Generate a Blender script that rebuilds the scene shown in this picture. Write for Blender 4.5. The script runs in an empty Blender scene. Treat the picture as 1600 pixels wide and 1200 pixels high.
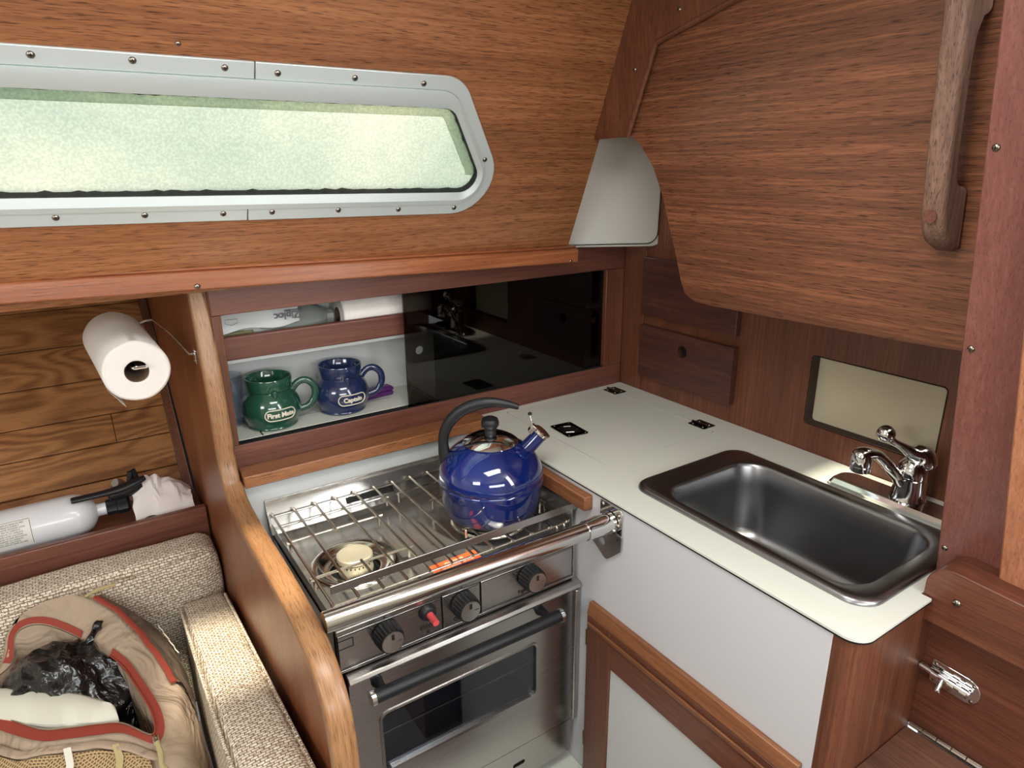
import bpy, bmesh, math, random
from mathutils import Vector, Matrix, noise
from mathutils.geometry import tessellate_polygon
random.seed(7)
SC = bpy.context.scene
COL = SC.collection
V = Vector
PI = math.pi

# ------------------------------------------------------------------ camera
cam_data = bpy.data.cameras.new('camera')
cam_data.sensor_fit = 'HORIZONTAL'
cam_data.sensor_width = 36.0
cam_data.lens = 1054.8 / 1600 * 36.0
cam_data.clip_start = 0.01
cam = bpy.data.objects.new('camera', cam_data)
COL.objects.link(cam)
_rt = V((0.8324, -0.5541, -0.0080)); _dn = V((-0.1790, -0.2549, -0.9503)); _fw = V((0.5245, 0.7922, -0.3112))
cam.matrix_world = Matrix(((_rt.x, -_dn.x, -_fw.x, -1.3415), (_rt.y, -_dn.y, -_fw.y, -1.4336),
                           (_rt.z, -_dn.z, -_fw.z, 0.63), (0, 0, 0, 1)))
SC.camera = cam

# ------------------------------------------------------------------ view, world, lights
SC.view_settings.view_transform = 'Standard'
SC.view_settings.look = 'None'
SC.view_settings.gamma = 1.0
SC.view_settings.use_curve_mapping = False
SC.view_settings.exposure = 0.15
SC.cycles.max_bounces = 10
SC.cycles.diffuse_bounces = 5
SC.cycles.transparent_max_bounces = 16
SC.cycles.sample_clamp_indirect = 6.0
SC.cycles.caustics_reflective = False
SC.cycles.caustics_refractive = False
wd = bpy.data.worlds.new('world'); SC.world = wd; wd.use_nodes = True
_bg = wd.node_tree.nodes['Background']
_bg.inputs[0].default_value = (0.93, 0.97, 1.0, 1); _bg.inputs[1].default_value = 1.5

def area(name, loc, target, sx, sy, power, col):
    l = bpy.data.lights.new(name, 'AREA'); l.shape = 'RECTANGLE'; l.size = sx; l.size_y = sy
    l.energy = power; l.color = col
    o = bpy.data.objects.new(name, l); COL.objects.link(o); o.location = loc
    o.rotation_euler = (V(target) - V(loc)).to_track_quat('-Z', 'Y').to_euler()
    return o
# daylight through the companionway (aft), the deck hatch and the ports of the opposite side
area('companionway_daylight', (-0.34, -1.74, 0.62), (-1.5, -0.9, 0.1), 0.42, 0.85, 15.0, (0.93, 0.97, 1.0))
area('hatch_daylight', (-1.0, -0.93, 0.985), (-1.0, -0.80, 0.0), 0.62, 0.40, 10.0, (1.0, 0.98, 0.94))
area('port_daylight', (-1.5, -2.62, 0.62), (-1.0, -0.4, 0.1), 1.4, 0.3, 16.0, (0.95, 0.98, 1.0))
area('forward_fill_lamp', (-2.7, -1.3, 0.9), (-1.4, 0.5, 0.0), 0.7, 0.5, 16.0, (0.97, 0.99, 1.0))  # added fill lamp under the closed ceiling, brightens the hull planks
sun_l = bpy.data.lights.new('sun', 'SUN'); sun_l.energy = 6.5; sun_l.color = (1.0, 0.90, 0.70); sun_l.angle = math.radians(3.5)
sun = bpy.data.objects.new('sun', sun_l); COL.objects.link(sun)
sun.rotation_euler = V((0.0, 0.6, -1.0)).to_track_quat('-Z', 'Y').to_euler()

# ------------------------------------------------------------------ materials
def lin(c):
    return tuple(((x / 255) / 12.92 if x <= 10 else (((x / 255) + 0.055) / 1.055) ** 2.4) for x in c) + (1,)
def mat(name, col=(200, 200, 200), rough=0.5, metal=0.0, spec=0.5, coat=0.0, coat_r=0.1, trans=0.0, ior=1.45, alpha=1.0, emit=None):
    m = bpy.data.materials.new(name); m.use_nodes = True
    b = m.node_tree.nodes['Principled BSDF']
    b.inputs['Base Color'].default_value = lin(col); b.inputs['Roughness'].default_value = rough
    b.inputs['Metallic'].default_value = metal; b.inputs['Specular IOR Level'].default_value = spec
    b.inputs['Coat Weight'].default_value = coat; b.inputs['Coat Roughness'].default_value = coat_r
    b.inputs['Transmission Weight'].default_value = trans; b.inputs['IOR'].default_value = ior
    b.inputs['Alpha'].default_value = alpha
    return m
def N(m, t, **kw):
    n = m.node_tree.nodes.new(t)
    for k, v in kw.items(): setattr(n, k, v)
    return n
def L(m, a, ai, b, bi): m.node_tree.links.new(a.outputs[ai], b.inputs[bi])
def ramp(m, stops):
    r = N(m, 'ShaderNodeValToRGB'); e = r.color_ramp.elements
    while len(e) < len(stops): e.new(0.5)
    for el, (p, c) in zip(e, stops): el.position = p; el.color = lin(c)
    return r
def coords(m, axis, scale_along, scale_across, src='Object'):
    tc = N(m, 'ShaderNodeTexCoord'); mp = N(m, 'ShaderNodeMapping')
    s = [scale_across] * 3; s['XYZ'.index(axis)] = scale_along
    mp.inputs['Scale'].default_value = s
    L(m, tc, src, mp, 'Vector')
    return mp
def wood(name, dark, midc, light, axis='X', rough=0.38, coat=0.25, src='Object', band=7.0, fine=95.0, pore=0.35, figure=0.0):
    m = mat(name, midc, rough, coat=coat, coat_r=0.25); nt = m.node_tree; b = nt.nodes['Principled BSDF']
    a = coords(m, axis, 0.9, band * 2.2, src); n1 = N(m, 'ShaderNodeTexNoise'); n1.inputs['Scale'].default_value = 1.0
    n1.inputs['Detail'].default_value = 5; n1.inputs['Distortion'].default_value = 0.25; L(m, a, 0, n1, 0)
    c = coords(m, axis, 4.5, fine * 2.1, src); n2 = N(m, 'ShaderNodeTexNoise'); n2.inputs['Scale'].default_value = 1.0
    n2.inputs['Detail'].default_value = 4; n2.inputs['Roughness'].default_value = 0.65; L(m, c, 0, n2, 0)
    add = N(m, 'ShaderNodeMix', data_type='FLOAT'); add.inputs[0].default_value = 0.55
    L(m, n1, 0, add, 2); L(m, n2, 0, add, 3)
    val = add
    if figure:
        f = coords(m, axis, 1.7, 8.0, src); w = N(m, 'ShaderNodeTexNoise'); w.inputs['Scale'].default_value = 1.0
        w.inputs['Detail'].default_value = 2; w.inputs['Roughness'].default_value = 0.4
        L(m, f, 0, w, 0)
        mu = N(m, 'ShaderNodeMath', operation='MULTIPLY'); mu.inputs[1].default_value = 95.0; L(m, w, 0, mu, 0)
        si = N(m, 'ShaderNodeMath', operation='SINE'); L(m, mu, 0, si, 0)
        mp2 = N(m, 'ShaderNodeMapRange'); mp2.inputs[1].default_value = -1.0; mp2.inputs[3].default_value = 0.25; mp2.inputs[4].default_value = 0.75; L(m, si, 0, mp2, 0)
        mx = N(m, 'ShaderNodeMix', data_type='FLOAT'); mx.inputs[0].default_value = figure
        L(m, add, 0, mx, 2); L(m, mp2, 0, mx, 3); val = mx
    r = ramp(m, [(0.33, dark), (0.5, midc), (0.68, light)]); L(m, val, 0, r, 0)
    p = coords(m, axis, 34.0, 820.0, src); n3 = N(m, 'ShaderNodeTexNoise'); n3.inputs['Scale'].default_value = 1.0
    n3.inputs['Detail'].default_value = 1; L(m, p, 0, n3, 0)
    rp = ramp(m, [(0.32, (104, 86, 78)), (0.43, (255, 255, 255))]); L(m, n3, 0, rp, 0)
    mul = N(m, 'ShaderNodeMix', data_type='RGBA', blend_type='MULTIPLY'); mul.inputs[0].default_value = pore
    L(m, r, 0, mul, 6); L(m, rp, 0, mul, 7); L(m, mul, 2, b, 'Base Color')
    bp = N(m, 'ShaderNodeBump'); bp.inputs['Strength'].default_value = 0.12; bp.inputs['Distance'].default_value = 0.002
    L(m, rp, 0, bp, 'Height'); L(m, bp, 0, b, 'Normal')
    return m
TEAK = ((112, 68, 42), (144, 92, 57), (172, 116, 76))
TEAKX = wood('teak_veneer_x', *TEAK, axis='X', pore=0.8)
TEAKY = wood('teak_veneer_y', (80, 47, 33), (113, 69, 47), (155, 100, 69), axis='Y', pore=0.75, band=9)
TRIMX = wood('orange_teak_trim', (126, 72, 44), (150, 88, 54), (174, 114, 74), axis='X', coat=0.4, rough=0.3)
MAHX = wood('mahogany_x', (82, 46, 37), (104, 62, 50), (126, 80, 64), axis='X', coat=0.2)
MAHY = wood('mahogany_y', (80, 44, 33), (104, 60, 44), (128, 78, 58), axis='Y', coat=0.2)
MAHZ = wood('mahogany_z', (78, 44, 32), (102, 60, 42), (128, 80, 54), axis='Z', coat=0.2)
MAHD = wood('dark_mahogany_y', (62, 36, 30), (78, 46, 38), (98, 60, 48), axis='Y', coat=0.15, figure=0.12)
REDZ = wood('red_mahogany_z', (106, 60, 53), (120, 72, 64), (136, 88, 78), axis='Z', coat=0.3)
DIVZ = wood('divider_veneer', (104, 58, 36), (132, 76, 46), (160, 98, 62), axis='Z', coat=0.2)
CAPW = wood('divider_cap_teak', (126, 88, 58), (150, 108, 72), (170, 128, 90), axis='X', src='UV', coat=0.2, pore=0.7)
LEDGE = wood('ledge_teak', (124, 76, 46), (150, 98, 62), (174, 120, 80), axis='X', coat=0.3, pore=0.7)
OAKX = wood('oak_plank', (112, 70, 38), (154, 104, 61), (178, 126, 78), axis='X', coat=0.1, figure=0.4, pore=0.4, band=8)
RAILZ = wood('weathered_teak', (96, 68, 54), (118, 88, 74), (142, 112, 96), axis='Z', coat=0.0, rough=0.6, pore=0.7)
DOORZ = wood('companion_teak', (150, 94, 66), (176, 116, 84), (196, 138, 104), axis='Z', coat=0.2)
LIDW = wood('step_teak', (70, 44, 36), (92, 60, 48), (116, 78, 60), axis='Y', coat=0.1, rough=0.55)
BATT = wood('batten_teak', (104, 62, 40), (132, 84, 54), (158, 106, 72), axis='Y', coat=0.2)

def noisy_bump(m, scale, strength, dist=0.002, src='Object', detail=3):
    tc = N(m, 'ShaderNodeTexCoord'); n = N(m, 'ShaderNodeTexNoise'); n.inputs['Scale'].default_value = scale
    n.inputs['Detail'].default_value = detail
    L(m, tc, src, n, 0); b = N(m, 'ShaderNodeBump'); b.inputs['Strength'].default_value = strength; b.inputs['Distance'].default_value = dist
    L(m, n, 0, b, 'Height'); L(m, b, 0, m.node_tree.nodes['Principled BSDF'], 'Normal')
    return m
def brushed(name, col, rough, axis='X'):
    m = mat(name, col, rough, metal=1.0); b = m.node_tree.nodes['Principled BSDF']
    c = coords(m, axis, 6, 2600); n = N(m, 'ShaderNodeTexNoise'); n.inputs['Scale'].default_value = 1.0; L(m, c, 0, n, 0)
    mr = N(m, 'ShaderNodeMapRange'); mr.inputs[3].default_value = rough - 0.05; mr.inputs[4].default_value = rough + 0.06
    L(m, n, 0, mr, 0); L(m, mr, 0, b, 'Roughness')
    bp = N(m, 'ShaderNodeBump'); bp.inputs['Strength'].default_value = 0.02; bp.inputs['Distance'].default_value = 0.0004
    L(m, n, 0, bp, 'Height'); L(m, bp, 0, b, 'Normal')
    return m
ALU = mat('satin_aluminium', (212, 222, 222), 0.45, metal=0.55)
STEEL = brushed('brushed_steel', (184, 180, 178), 0.25)
STEELC = brushed('cooktop_steel', (180, 178, 174), 0.20)
STEELC.node_tree.nodes['Principled BSDF'].inputs['Metallic'].default_value = 0.86
SINKM = brushed('sink_steel', (146, 146, 148), 0.30, 'Y')
noisy = noisy_bump
CHROME = mat('chrome', (225, 225, 225), 0.07, metal=1.0)
WIRE = mat('wire_steel', (205, 198, 186), 0.25, metal=1.0)
TUBE = mat('polished_tube', (205, 203, 200), 0.14, metal=1.0)
DCHROME = mat('dark_chrome', (96, 90, 88), 0.16, metal=1.0)
LAM = mat('cream_laminate', (214, 216, 206), 0.42)
LAMF = mat('white_laminate_front', (206, 206, 210), 0.5)
WHITEP = mat('white_panel', (205, 208, 206), 0.5)
CREAM = mat('cream_panel', (196, 184, 158), 0.55)
VINYL = noisy_bump(mat('white_vinyl', (190, 187, 180), 0.55), 260, 0.12)
HEAD = mat('headliner', (226, 220, 206), 0.6)
BLACKP = mat('black_plastic', (26, 27, 29), 0.42)
BLACKM = noisy_bump(mat('black_leather_grip', (22, 23, 26), 0.45), 900, 0.3, 0.0006)
BLACK = mat('black', (10, 10, 11), 0.6)
DARKV = mat('dark_void', (16, 14, 14), 0.7)
BLUEN = mat('blue_enamel', (10, 28, 84), 0.07, coat=1.0, coat_r=0.03)
GREENG = mat('green_glaze', (34, 76, 60), 0.14, coat=0.8, coat_r=0.05)
NAVYG = mat('navy_glaze', (32, 44, 78), 0.14, coat=0.8, coat_r=0.05)
LETTER = mat('letter_cream', (222, 214, 196), 0.6)
INK = mat('ink_black', (22, 22, 26), 0.6)
GREYINK = mat('ink_grey', (92, 94, 100), 0.6)
PAPER = noisy_bump(mat('paper_towel', (232, 226, 220), 0.9), 150, 0.35, 0.003)
TISSUE = mat('tissue', (230, 222, 220), 0.9)
CARD = mat('cardboard_core', (120, 96, 76), 0.9)
EXTW = mat('extinguisher_white', (216, 216, 220), 0.3, coat=0.5)
LABW = mat('label_white', (222, 220, 214), 0.6)
RED = mat('red_button', (222, 84, 88), 0.45)
ORANGE = mat('orange_label', (226, 92, 46), 0.5)
PURPLE = mat('purple_plastic', (88, 40, 108), 0.3)
ALUMB = mat('burner_cap', (206, 200, 178), 0.45, metal=0.6)
SCREWM = mat('screw_steel', (150, 142, 132), 0.25, metal=1.0)
RUBBER = mat('black_sealant', (14, 14, 15), 0.5)
GREYF = mat('floor_sole', (126, 118, 114), 0.5)
CORD = mat('cord_tan', (176, 160, 116), 0.8)
ZIPR = noisy_bump(mat('red_zip_tape', (146, 60, 46), 0.75), 700, 0.3, 0.001)
LINING = mat('pale_lining', (216, 214, 200), 0.8)
ZBAG = mat('shaded_cloudy_plastic', (140, 146, 142), 0.28, alpha=0.8)  # grey lowered, carries the shade of the upper shelf
BOXG = mat('olive_box', (104, 104, 70), 0.6)

def glass_mix(name, tint, gloss_rough=0.0, ior=1.5):
    m = bpy.data.materials.new(name); m.use_nodes = True; nt = m.node_tree
    for n in list(nt.nodes):
        if n.type == 'BSDF_PRINCIPLED': nt.nodes.remove(n)
    out = nt.nodes['Material Output']
    t = N(m, 'ShaderNodeBsdfTransparent'); t.inputs[0].default_value = tint
    g = N(m, 'ShaderNodeBsdfGlossy'); g.inputs['Roughness'].default_value = gloss_rough
    f = N(m, 'ShaderNodeFresnel')
    ge = N(m, 'ShaderNodeNewGeometry'); io = N(m, 'ShaderNodeMapRange'); io.inputs[3].default_value = ior; io.inputs[4].default_value = 1 / ior
    L(m, ge, 'Backfacing', io, 0); L(m, io, 0, f, 'IOR')
    mx = N(m, 'ShaderNodeMixShader'); L(m, f, 0, mx, 0); L(m, t, 0, mx, 1); L(m, g, 0, mx, 2); L(m, mx, 0, out, 0)
    return m
SMOKE = glass_mix('smoked_acrylic', (0.36, 0.34, 0.32, 1), 0.0, 1.5)
CLEARG = glass_mix('clear_glass', (0.91, 0.93, 0.965, 1), 0.02, 1.6)
OVENG = glass_mix('oven_glass', (0.62, 0.68, 0.73, 1), 0.01, 1.8)

# frosted window: daylight scatters through the acrylic
FROST = bpy.data.materials.new('frosted_acrylic'); FROST.use_nodes = True
_nt = FROST.node_tree; _nt.nodes.remove(_nt.nodes['Principled BSDF'])
_t = N(FROST, 'ShaderNodeBsdfTranslucent'); _g = N(FROST, 'ShaderNodeBsdfGlossy'); _g.inputs['Roughness'].default_value = 0.25
_tc = N(FROST, 'ShaderNodeTexCoord'); _n = N(FROST, 'ShaderNodeTexNoise'); _n.inputs['Scale'].default_value = 4.0; _n.inputs['Detail'].default_value = 6
L(FROST, _tc, 'Object', _n, 0)
_r = ramp(FROST, [(0.35, (222, 232, 222)), (0.65, (246, 248, 236))]); L(FROST, _n, 0, _r, 0)
_n3 = N(FROST, 'ShaderNodeTexNoise'); _n3.inputs['Scale'].default_value = 230; _n3.inputs['Detail'].default_value = 2; L(FROST, _tc, 'Object', _n3, 0)
_r3 = ramp(FROST, [(0.40, (216, 216, 216)), (0.62, (255, 255, 255))]); L(FROST, _n3, 0, _r3, 0)
_mm = N(FROST, 'ShaderNodeMix', data_type='RGBA', blend_type='MULTIPLY'); _mm.inputs[0].default_value = 0.5
L(FROST, _r, 0, _mm, 6); L(FROST, _r3, 0, _mm, 7); L(FROST, _mm, 2, _t, 0)
_n2 = N(FROST, 'ShaderNodeTexNoise'); _n2.inputs['Scale'].default_value = 170; L(FROST, _tc, 'Object', _n2, 0)
_b = N(FROST, 'ShaderNodeBump'); _b.inputs['Strength'].default_value = 0.6; _b.inputs['Distance'].default_value = 0.004
L(FROST, _n2, 0, _b, 'Height'); L(FROST, _b, 0, _t, 'Normal'); L(FROST, _b, 0, _g, 'Normal')
_m = N(FROST, 'ShaderNodeMixShader'); _m.inputs[0].default_value = 0.06
L(FROST, _t, 0, _m, 1); L(FROST, _g, 0, _m, 2); L(FROST, _m, 0, _nt.nodes['Material Output'], 0)

# woven upholstery
def tweed(name):
    m = mat(name, (200, 188, 164), 0.95, spec=0.2); b = m.node_tree.nodes['Principled BSDF']
    tc = N(m, 'ShaderNodeTexCoord'); br = N(m, 'ShaderNodeTexBrick')
    nz = N(m, 'ShaderNodeTexNoise'); nz.inputs['Scale'].default_value = 60
    L(m, tc, 'UV', nz, 0)
    mixv = N(m, 'ShaderNodeMix', data_type='VECTOR'); mixv.inputs[0].default_value = 0.006
    L(m, tc, 'UV', mixv, 4); L(m, nz, 'Color', mixv, 5); L(m, mixv, 1, br, 'Vector')
    br.inputs['Scale'].default_value = 1.0; br.inputs['Brick Width'].default_value = 0.0115; br.inputs['Row Height'].default_value = 0.0062
    br.inputs['Mortar Size'].default_value = 0.0011; br.inputs['Mortar Smooth'].default_value = 0.6
    br.inputs['Color1'].default_value = lin((240, 235, 222)); br.inputs['Color2'].default_value = lin((224, 214, 196)); br.inputs['Mortar'].default_value = lin((138, 114, 90))
    n = N(m, 'ShaderNodeTexNoise'); n.inputs['Scale'].default_value = 120; n.inputs['Detail'].default_value = 3; L(m, tc, 'UV', n, 0)
    rp = ramp(m, [(0.35, (184, 164, 142)), (0.55, (255, 255, 255))]); L(m, n, 0, rp, 0)
    mx = N(m, 'ShaderNodeMix', data_type='RGBA', blend_type='MULTIPLY'); mx.inputs[0].default_value = 0.7
    L(m, br, 0, mx, 6); L(m, rp, 0, mx, 7); L(m, mx, 2, b, 'Base Color')
    bp = N(m, 'ShaderNodeBump'); bp.inputs['Strength'].default_value = 0.6; bp.inputs['Distance'].default_value = 0.002; bp.invert = True
    L(m, br, 'Fac', bp, 'Height'); L(m, bp, 0, b, 'Normal')
    return m
TWEED = tweed('tweed_upholstery')
def nylon(name, c):
    m = mat(name, c, 0.75, spec=0.3); b = m.node_tree.nodes['Principled BSDF']
    tc = N(m, 'ShaderNodeTexCoord'); n = N(m, 'ShaderNodeTexNoise'); n.inputs['Scale'].default_value = 9; n.inputs['Detail'].default_value = 3
    n.inputs['Distortion'].default_value = 1.2
    L(m, tc, 'Object', n, 0); bp = N(m, 'ShaderNodeBump'); bp.inputs['Strength'].default_value = 0.9; bp.inputs['Distance'].default_value = 0.03
    L(m, n, 0, bp, 'Height'); L(m, bp, 0, b, 'Normal'); return m
TAUPE = nylon('taupe_nylon', (172, 152, 132)); TAUPED = nylon('dark_taupe_nylon', (106, 92, 80))
MESHF = mat('mesh_fabric', (150, 124, 88), 0.9)
_tc = N(MESHF, 'ShaderNodeTexCoord'); _br = N(MESHF, 'ShaderNodeTexBrick'); L(MESHF, _tc, 'UV', _br, 'Vector')
_br.inputs['Scale'].default_value = 1; _br.inputs['Brick Width'].default_value = 0.006; _br.inputs['Row Height'].default_value = 0.004; _br.inputs['Mortar Size'].default_value = 0.0009
_br.inputs['Color1'].default_value = lin((96, 74, 52)); _br.inputs['Color2'].default_value = lin((110, 86, 60)); _br.inputs['Mortar'].default_value = lin((184, 158, 116))
L(MESHF, _br, 0, MESHF.node_tree.nodes['Principled BSDF'], 'Base Color')
BAGBLK = mat('black_bag_film', (14, 14, 16), 0.2, coat=0.4)
_tc = N(BAGBLK, 'ShaderNodeTexCoord'); _vn = N(BAGBLK, 'ShaderNodeTexNoise'); _vn.inputs['Scale'].default_value = 22; _vn.inputs['Detail'].default_value = 2
_vn.inputs['Distortion'].default_value = 2.4; L(BAGBLK, _tc, 'Object', _vn, 0)
_bp = N(BAGBLK, 'ShaderNodeBump'); _bp.inputs['Strength'].default_value = 0.7; _bp.inputs['Distance'].default_value = 0.012
L(BAGBLK, _vn, 0, _bp, 'Height'); L(BAGBLK, _bp, 0, BAGBLK.node_tree.nodes['Principled BSDF'], 'Normal')

# ------------------------------------------------------------------ mesh helpers (all in world metres)
ROOT = {}
def frame(o, u, v, n):
    o, u, v, n = V(o), V(u).normalized(), V(v).normalized(), V(n).normalized()
    return lambda a, b, c=0.0: o + u * a + v * b + n * c
XY = frame((0, 0, 0), (1, 0, 0), (0, 1, 0), (0, 0, 1))
XZ = frame((0, 0, 0), (1, 0, 0), (0, 0, 1), (0, -1, 0))      # n = towards the cabin (-y)
YZ = frame((0, 0, 0), (0, 1, 0), (0, 0, 1), (-1, 0, 0))      # n = towards the cabin (-x)
CW = 1.1413
WIN = frame((0, -0.05, 0.42), (1, 0, 0), (0, -0.55, 1), (0, -1, -0.55))
def wz(z): return (z - 0.42) * CW
BLK = frame((-0.2, 0, 0), (0, 1, 0), (-0.12, 0, 1), (-1, 0, -0.12))

class MB:
    def __init__(s): s.v = []; s.f = []; s.mi = []; s.uvs = None; s.cur = 0
    def add(s, vs, fs):
        k = len(s.v); s.v += [V(p) for p in vs]
        for f in fs: s.f.append([i + k for i in f]); s.mi.append(s.cur)
        return s
    def hexa(s, p):
        return s.add(p, [(0, 3, 2, 1), (4, 5, 6, 7), (0, 1, 5, 4), (1, 2, 6, 5), (2, 3, 7, 6), (3, 0, 4, 7)])
    def box(s, x0, x1, y0, y1, z0, z1):
        return s.hexa([(x0, y0, z0), (x1, y0, z0), (x1, y1, z0), (x0, y1, z0), (x0, y0, z1), (x1, y0, z1), (x1, y1, z1), (x0, y1, z1)])
    def fbox(s, F, u0, u1, v0, v1, n0, n1):
        return s.hexa([F(u0, v0, n0), F(u1, v0, n0), F(u1, v1, n0), F(u0, v1, n0), F(u0, v0, n1), F(u1, v0, n1), F(u1, v1, n1), F(u0, v1, n1)])
    def prism(s, F, poly, n0, n1, holes=()):
        loops = [list(poly)] + [list(h) for h in holes]
        tris = tessellate_polygon([[V((a, b, 0)) for a, b in lp] for lp in loops]) if (holes or len(poly) > 4) else None
        flat = [q for lp in loops for q in lp]; n = len(flat)
        vs = [F(a, b, n0) for a, b in flat] + [F(a, b, n1) for a, b in flat]
        fs = []
        if tris is None or not holes:
            fs += [list(range(n))[::-1], list(range(n, 2 * n))]
        else:
            for t in tris: fs += [(t[2], t[1], t[0]), (t[0] + n, t[1] + n, t[2] + n)]
        k = 0
        for lp in loops:
            m = len(lp)
            for i in range(m):
                j = (i + 1) % m; fs.append((k + i, k + j, k + j + n, k + i + n))
            k += m
        return s.add(vs, fs)
    def loft(s, rings, cap0=True, cap1=True, closed=True):
        m = len(rings[0]); vs = [p for r in rings for p in r]; fs = []
        for k in range(len(rings) - 1):
            for i in range(m if closed else m - 1):
                j = (i + 1) % m; fs.append((k * m + i, k * m + j, (k + 1) * m + j, (k + 1) * m + i))
        if cap0: fs.append(list(range(m))[::-1])
        if cap1: fs.append(list(range((len(rings) - 1) * m, len(rings) * m)))
        return s.add(vs, fs)
    def tube(s, pts, r, seg=10, closed=False, flat=None, up=None):
        pts = [V(p) for p in pts]; n = len(pts); rs = r if isinstance(r, (list, tuple)) else [r] * n
        ts = []
        for i in range(n):
            a = pts[(i - 1) % n] if (i or closed) else pts[0]; b = pts[(i + 1) % n] if (i < n - 1 or closed) else pts[-1]
            ts.append((b - a).normalized())
        x = V(up) if up else (V((0, 0, 1)) if abs(ts[0].z) < 0.9 else V((1, 0, 0)))
        x = (x - ts[0] * x.dot(ts[0])).normalized(); rings = []
        for i in range(n):
            base = V(up) if up else x
            x = (base - ts[i] * base.dot(ts[i])).normalized(); y = ts[i].cross(x)
            fa = flat if flat else 1.0
            rings.append([pts[i] + (x * math.cos(2 * PI * k / seg) * fa + y * math.sin(2 * PI * k / seg)) * rs[i] for k in range(seg)])
        if closed:
            rings.append(rings[0]); return s.loft(rings, False, False)
        return s.loft(rings)
    def lathe(s, prof, o, axis=(0, 0, 1), seg=32, flute=None, cap0=True, cap1=True):
        o = V(o); z = V(axis).normalized(); x = z.orthogonal().normalized(); y = z.cross(x); rings = []
        for k, (r, h) in enumerate(prof):
            ring = []
            for i in range(seg):
                a = 2 * PI * i / seg; rr = r * (flute(a, k) if flute else 1)
                ring.append(o + z * h + (x * math.cos(a) + y * math.sin(a)) * rr)
            rings.append(ring)
        return s.loft(rings, cap0, cap1)
    def build(s, name, m, parent=None, bev=0.0, seg=2, ang=35, smooth=True, sub=0, label=None, cat=None, group=None, kind=None, base=None, fix=True):
        me = bpy.data.meshes.new(name)
        if parent is not None: org = ROOT[parent.name]
        elif base is not None: org = V(base)
        else:
            xs = [p.x for p in s.v]; ys = [p.y for p in s.v]; zs = [p.z for p in s.v]
            org = V(((min(xs) + max(xs)) / 2, (min(ys) + max(ys)) / 2, min(zs)))
        me.from_pydata([tuple(p - org) for p in s.v], [], s.f)
        ms = m if isinstance(m, (list, tuple)) else [m]
        for q in ms: me.materials.append(q)
        for p, i in zip(me.polygons, s.mi): p.material_index = i
        if fix:
            bm = bmesh.new(); bm.from_mesh(me); bmesh.ops.recalc_face_normals(bm, faces=bm.faces); bm.to_mesh(me); bm.free()
        uv = me.uv_layers.new(name='UVMap')
        for p in me.polygons:
            nn = p.normal; a = max(range(3), key=lambda q: abs(nn[q])); ia, ib = [(1, 2), (0, 2), (0, 1)][a]
            for li in p.loop_indices:
                vi = me.loops[li].vertex_index
                co = me.vertices[vi].co + org
                uv.data[li].uv = s.uvs[vi] if s.uvs else (co[ia], co[ib])
        if smooth:
            me.shade_smooth(); me.set_sharp_from_angle(angle=math.radians(ang))
        o = bpy.data.objects.new(name, me); COL.objects.link(o)
        if parent is not None: o.parent = parent
        else: o.location = org
        ROOT[o.name] = org
        if bev:
            b = o.modifiers.new('bevel', 'BEVEL'); b.width = bev; b.segments = seg; b.limit_method = 'ANGLE'; b.angle_limit = math.radians(40); b.harden_normals = False
        if sub:
            q = o.modifiers.new('subsurf', 'SUBSURF'); q.levels = sub; q.render_levels = sub
        tag(o, label, cat, group, kind)
        return o
def tag(o, label=None, cat=None, group=None, kind=None):
    if label: o['label'] = label
    if cat: o['category'] = cat
    if group: o['group'] = group
    if kind: o['kind'] = kind
    return o
def thing(name, loc, label, cat, group=None, kind=None):
    o = bpy.data.objects.new(name, None); COL.objects.link(o); o.location = loc; o.empty_display_size = 0.02
    ROOT[o.name] = V(loc)
    return tag(o, label, cat, group, kind)
def rpoly(pts, rad, n=6):
    out = []; m = len(pts)
    rads = rad if isinstance(rad, (list, tuple)) else [rad] * m
    for i in range(m):
        p = V(pts[i] + (0,)); a = V(pts[i - 1] + (0,)) - p; b = V(pts[(i + 1) % m] + (0,)) - p
        r = rads[i]
        if r <= 0: out.append((p.x, p.y)); continue
        a.normalize(); b.normalize(); th = a.angle(b); t = r / math.tan(th / 2)
        p0 = p + a * t; p1 = p + b * t; c = p + (a + b).normalized() * (r / math.sin(th / 2))
        v0 = p0 - c; v1 = p1 - c; tot = v0.angle(v1); cr = v0.x * v1.y - v0.y * v1.x
        for k in range(n + 1):
            an = tot * k / n * (1 if cr > 0 else -1); cs, sn = math.cos(an), math.sin(an)
            out.append((c.x + v0.x * cs - v0.y * sn, c.y + v0.x * sn + v0.y * cs))
    return out
def rrect(a0, a1, b0, b1, r, n=6): return rpoly([(a0, b0), (a1, b0), (a1, b1), (a0, b1)], r, n)
def spline(pts, n=8, closed=False):
    pts = [V(p) for p in pts]; out = []; m = len(pts)
    for i in range(m if closed else m - 1):
        g = (lambda k: pts[k % m]) if closed else (lambda k: pts[max(0, min(m - 1, k))])
        p0, p1, p2, p3 = g(i - 1), g(i), g(i + 1), g(i + 2)
        for k in range(n):
            t = k / n
            out.append(0.5 * ((2 * p1) + (p2 - p0) * t + (2 * p0 - 5 * p1 + 4 * p2 - p3) * t * t + (3 * p1 - p0 - 3 * p2 + p3) * t ** 3))
    if not closed: out.append(pts[-1])
    return out
def inset(poly, d):
    out = []
    m = len(poly)
    for k in range(m):
        a = V(poly[k - 1] + (0,)); p = V(poly[k] + (0,)); c = V(poly[(k + 1) % m] + (0,))
        t = (c - a).normalized(); nn = V((-t.y, t.x, 0)); dd = d() if callable(d) else d
        out.append((p.x + nn.x * dd, p.y + nn.y * dd))
    return out
_smesh = None
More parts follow.
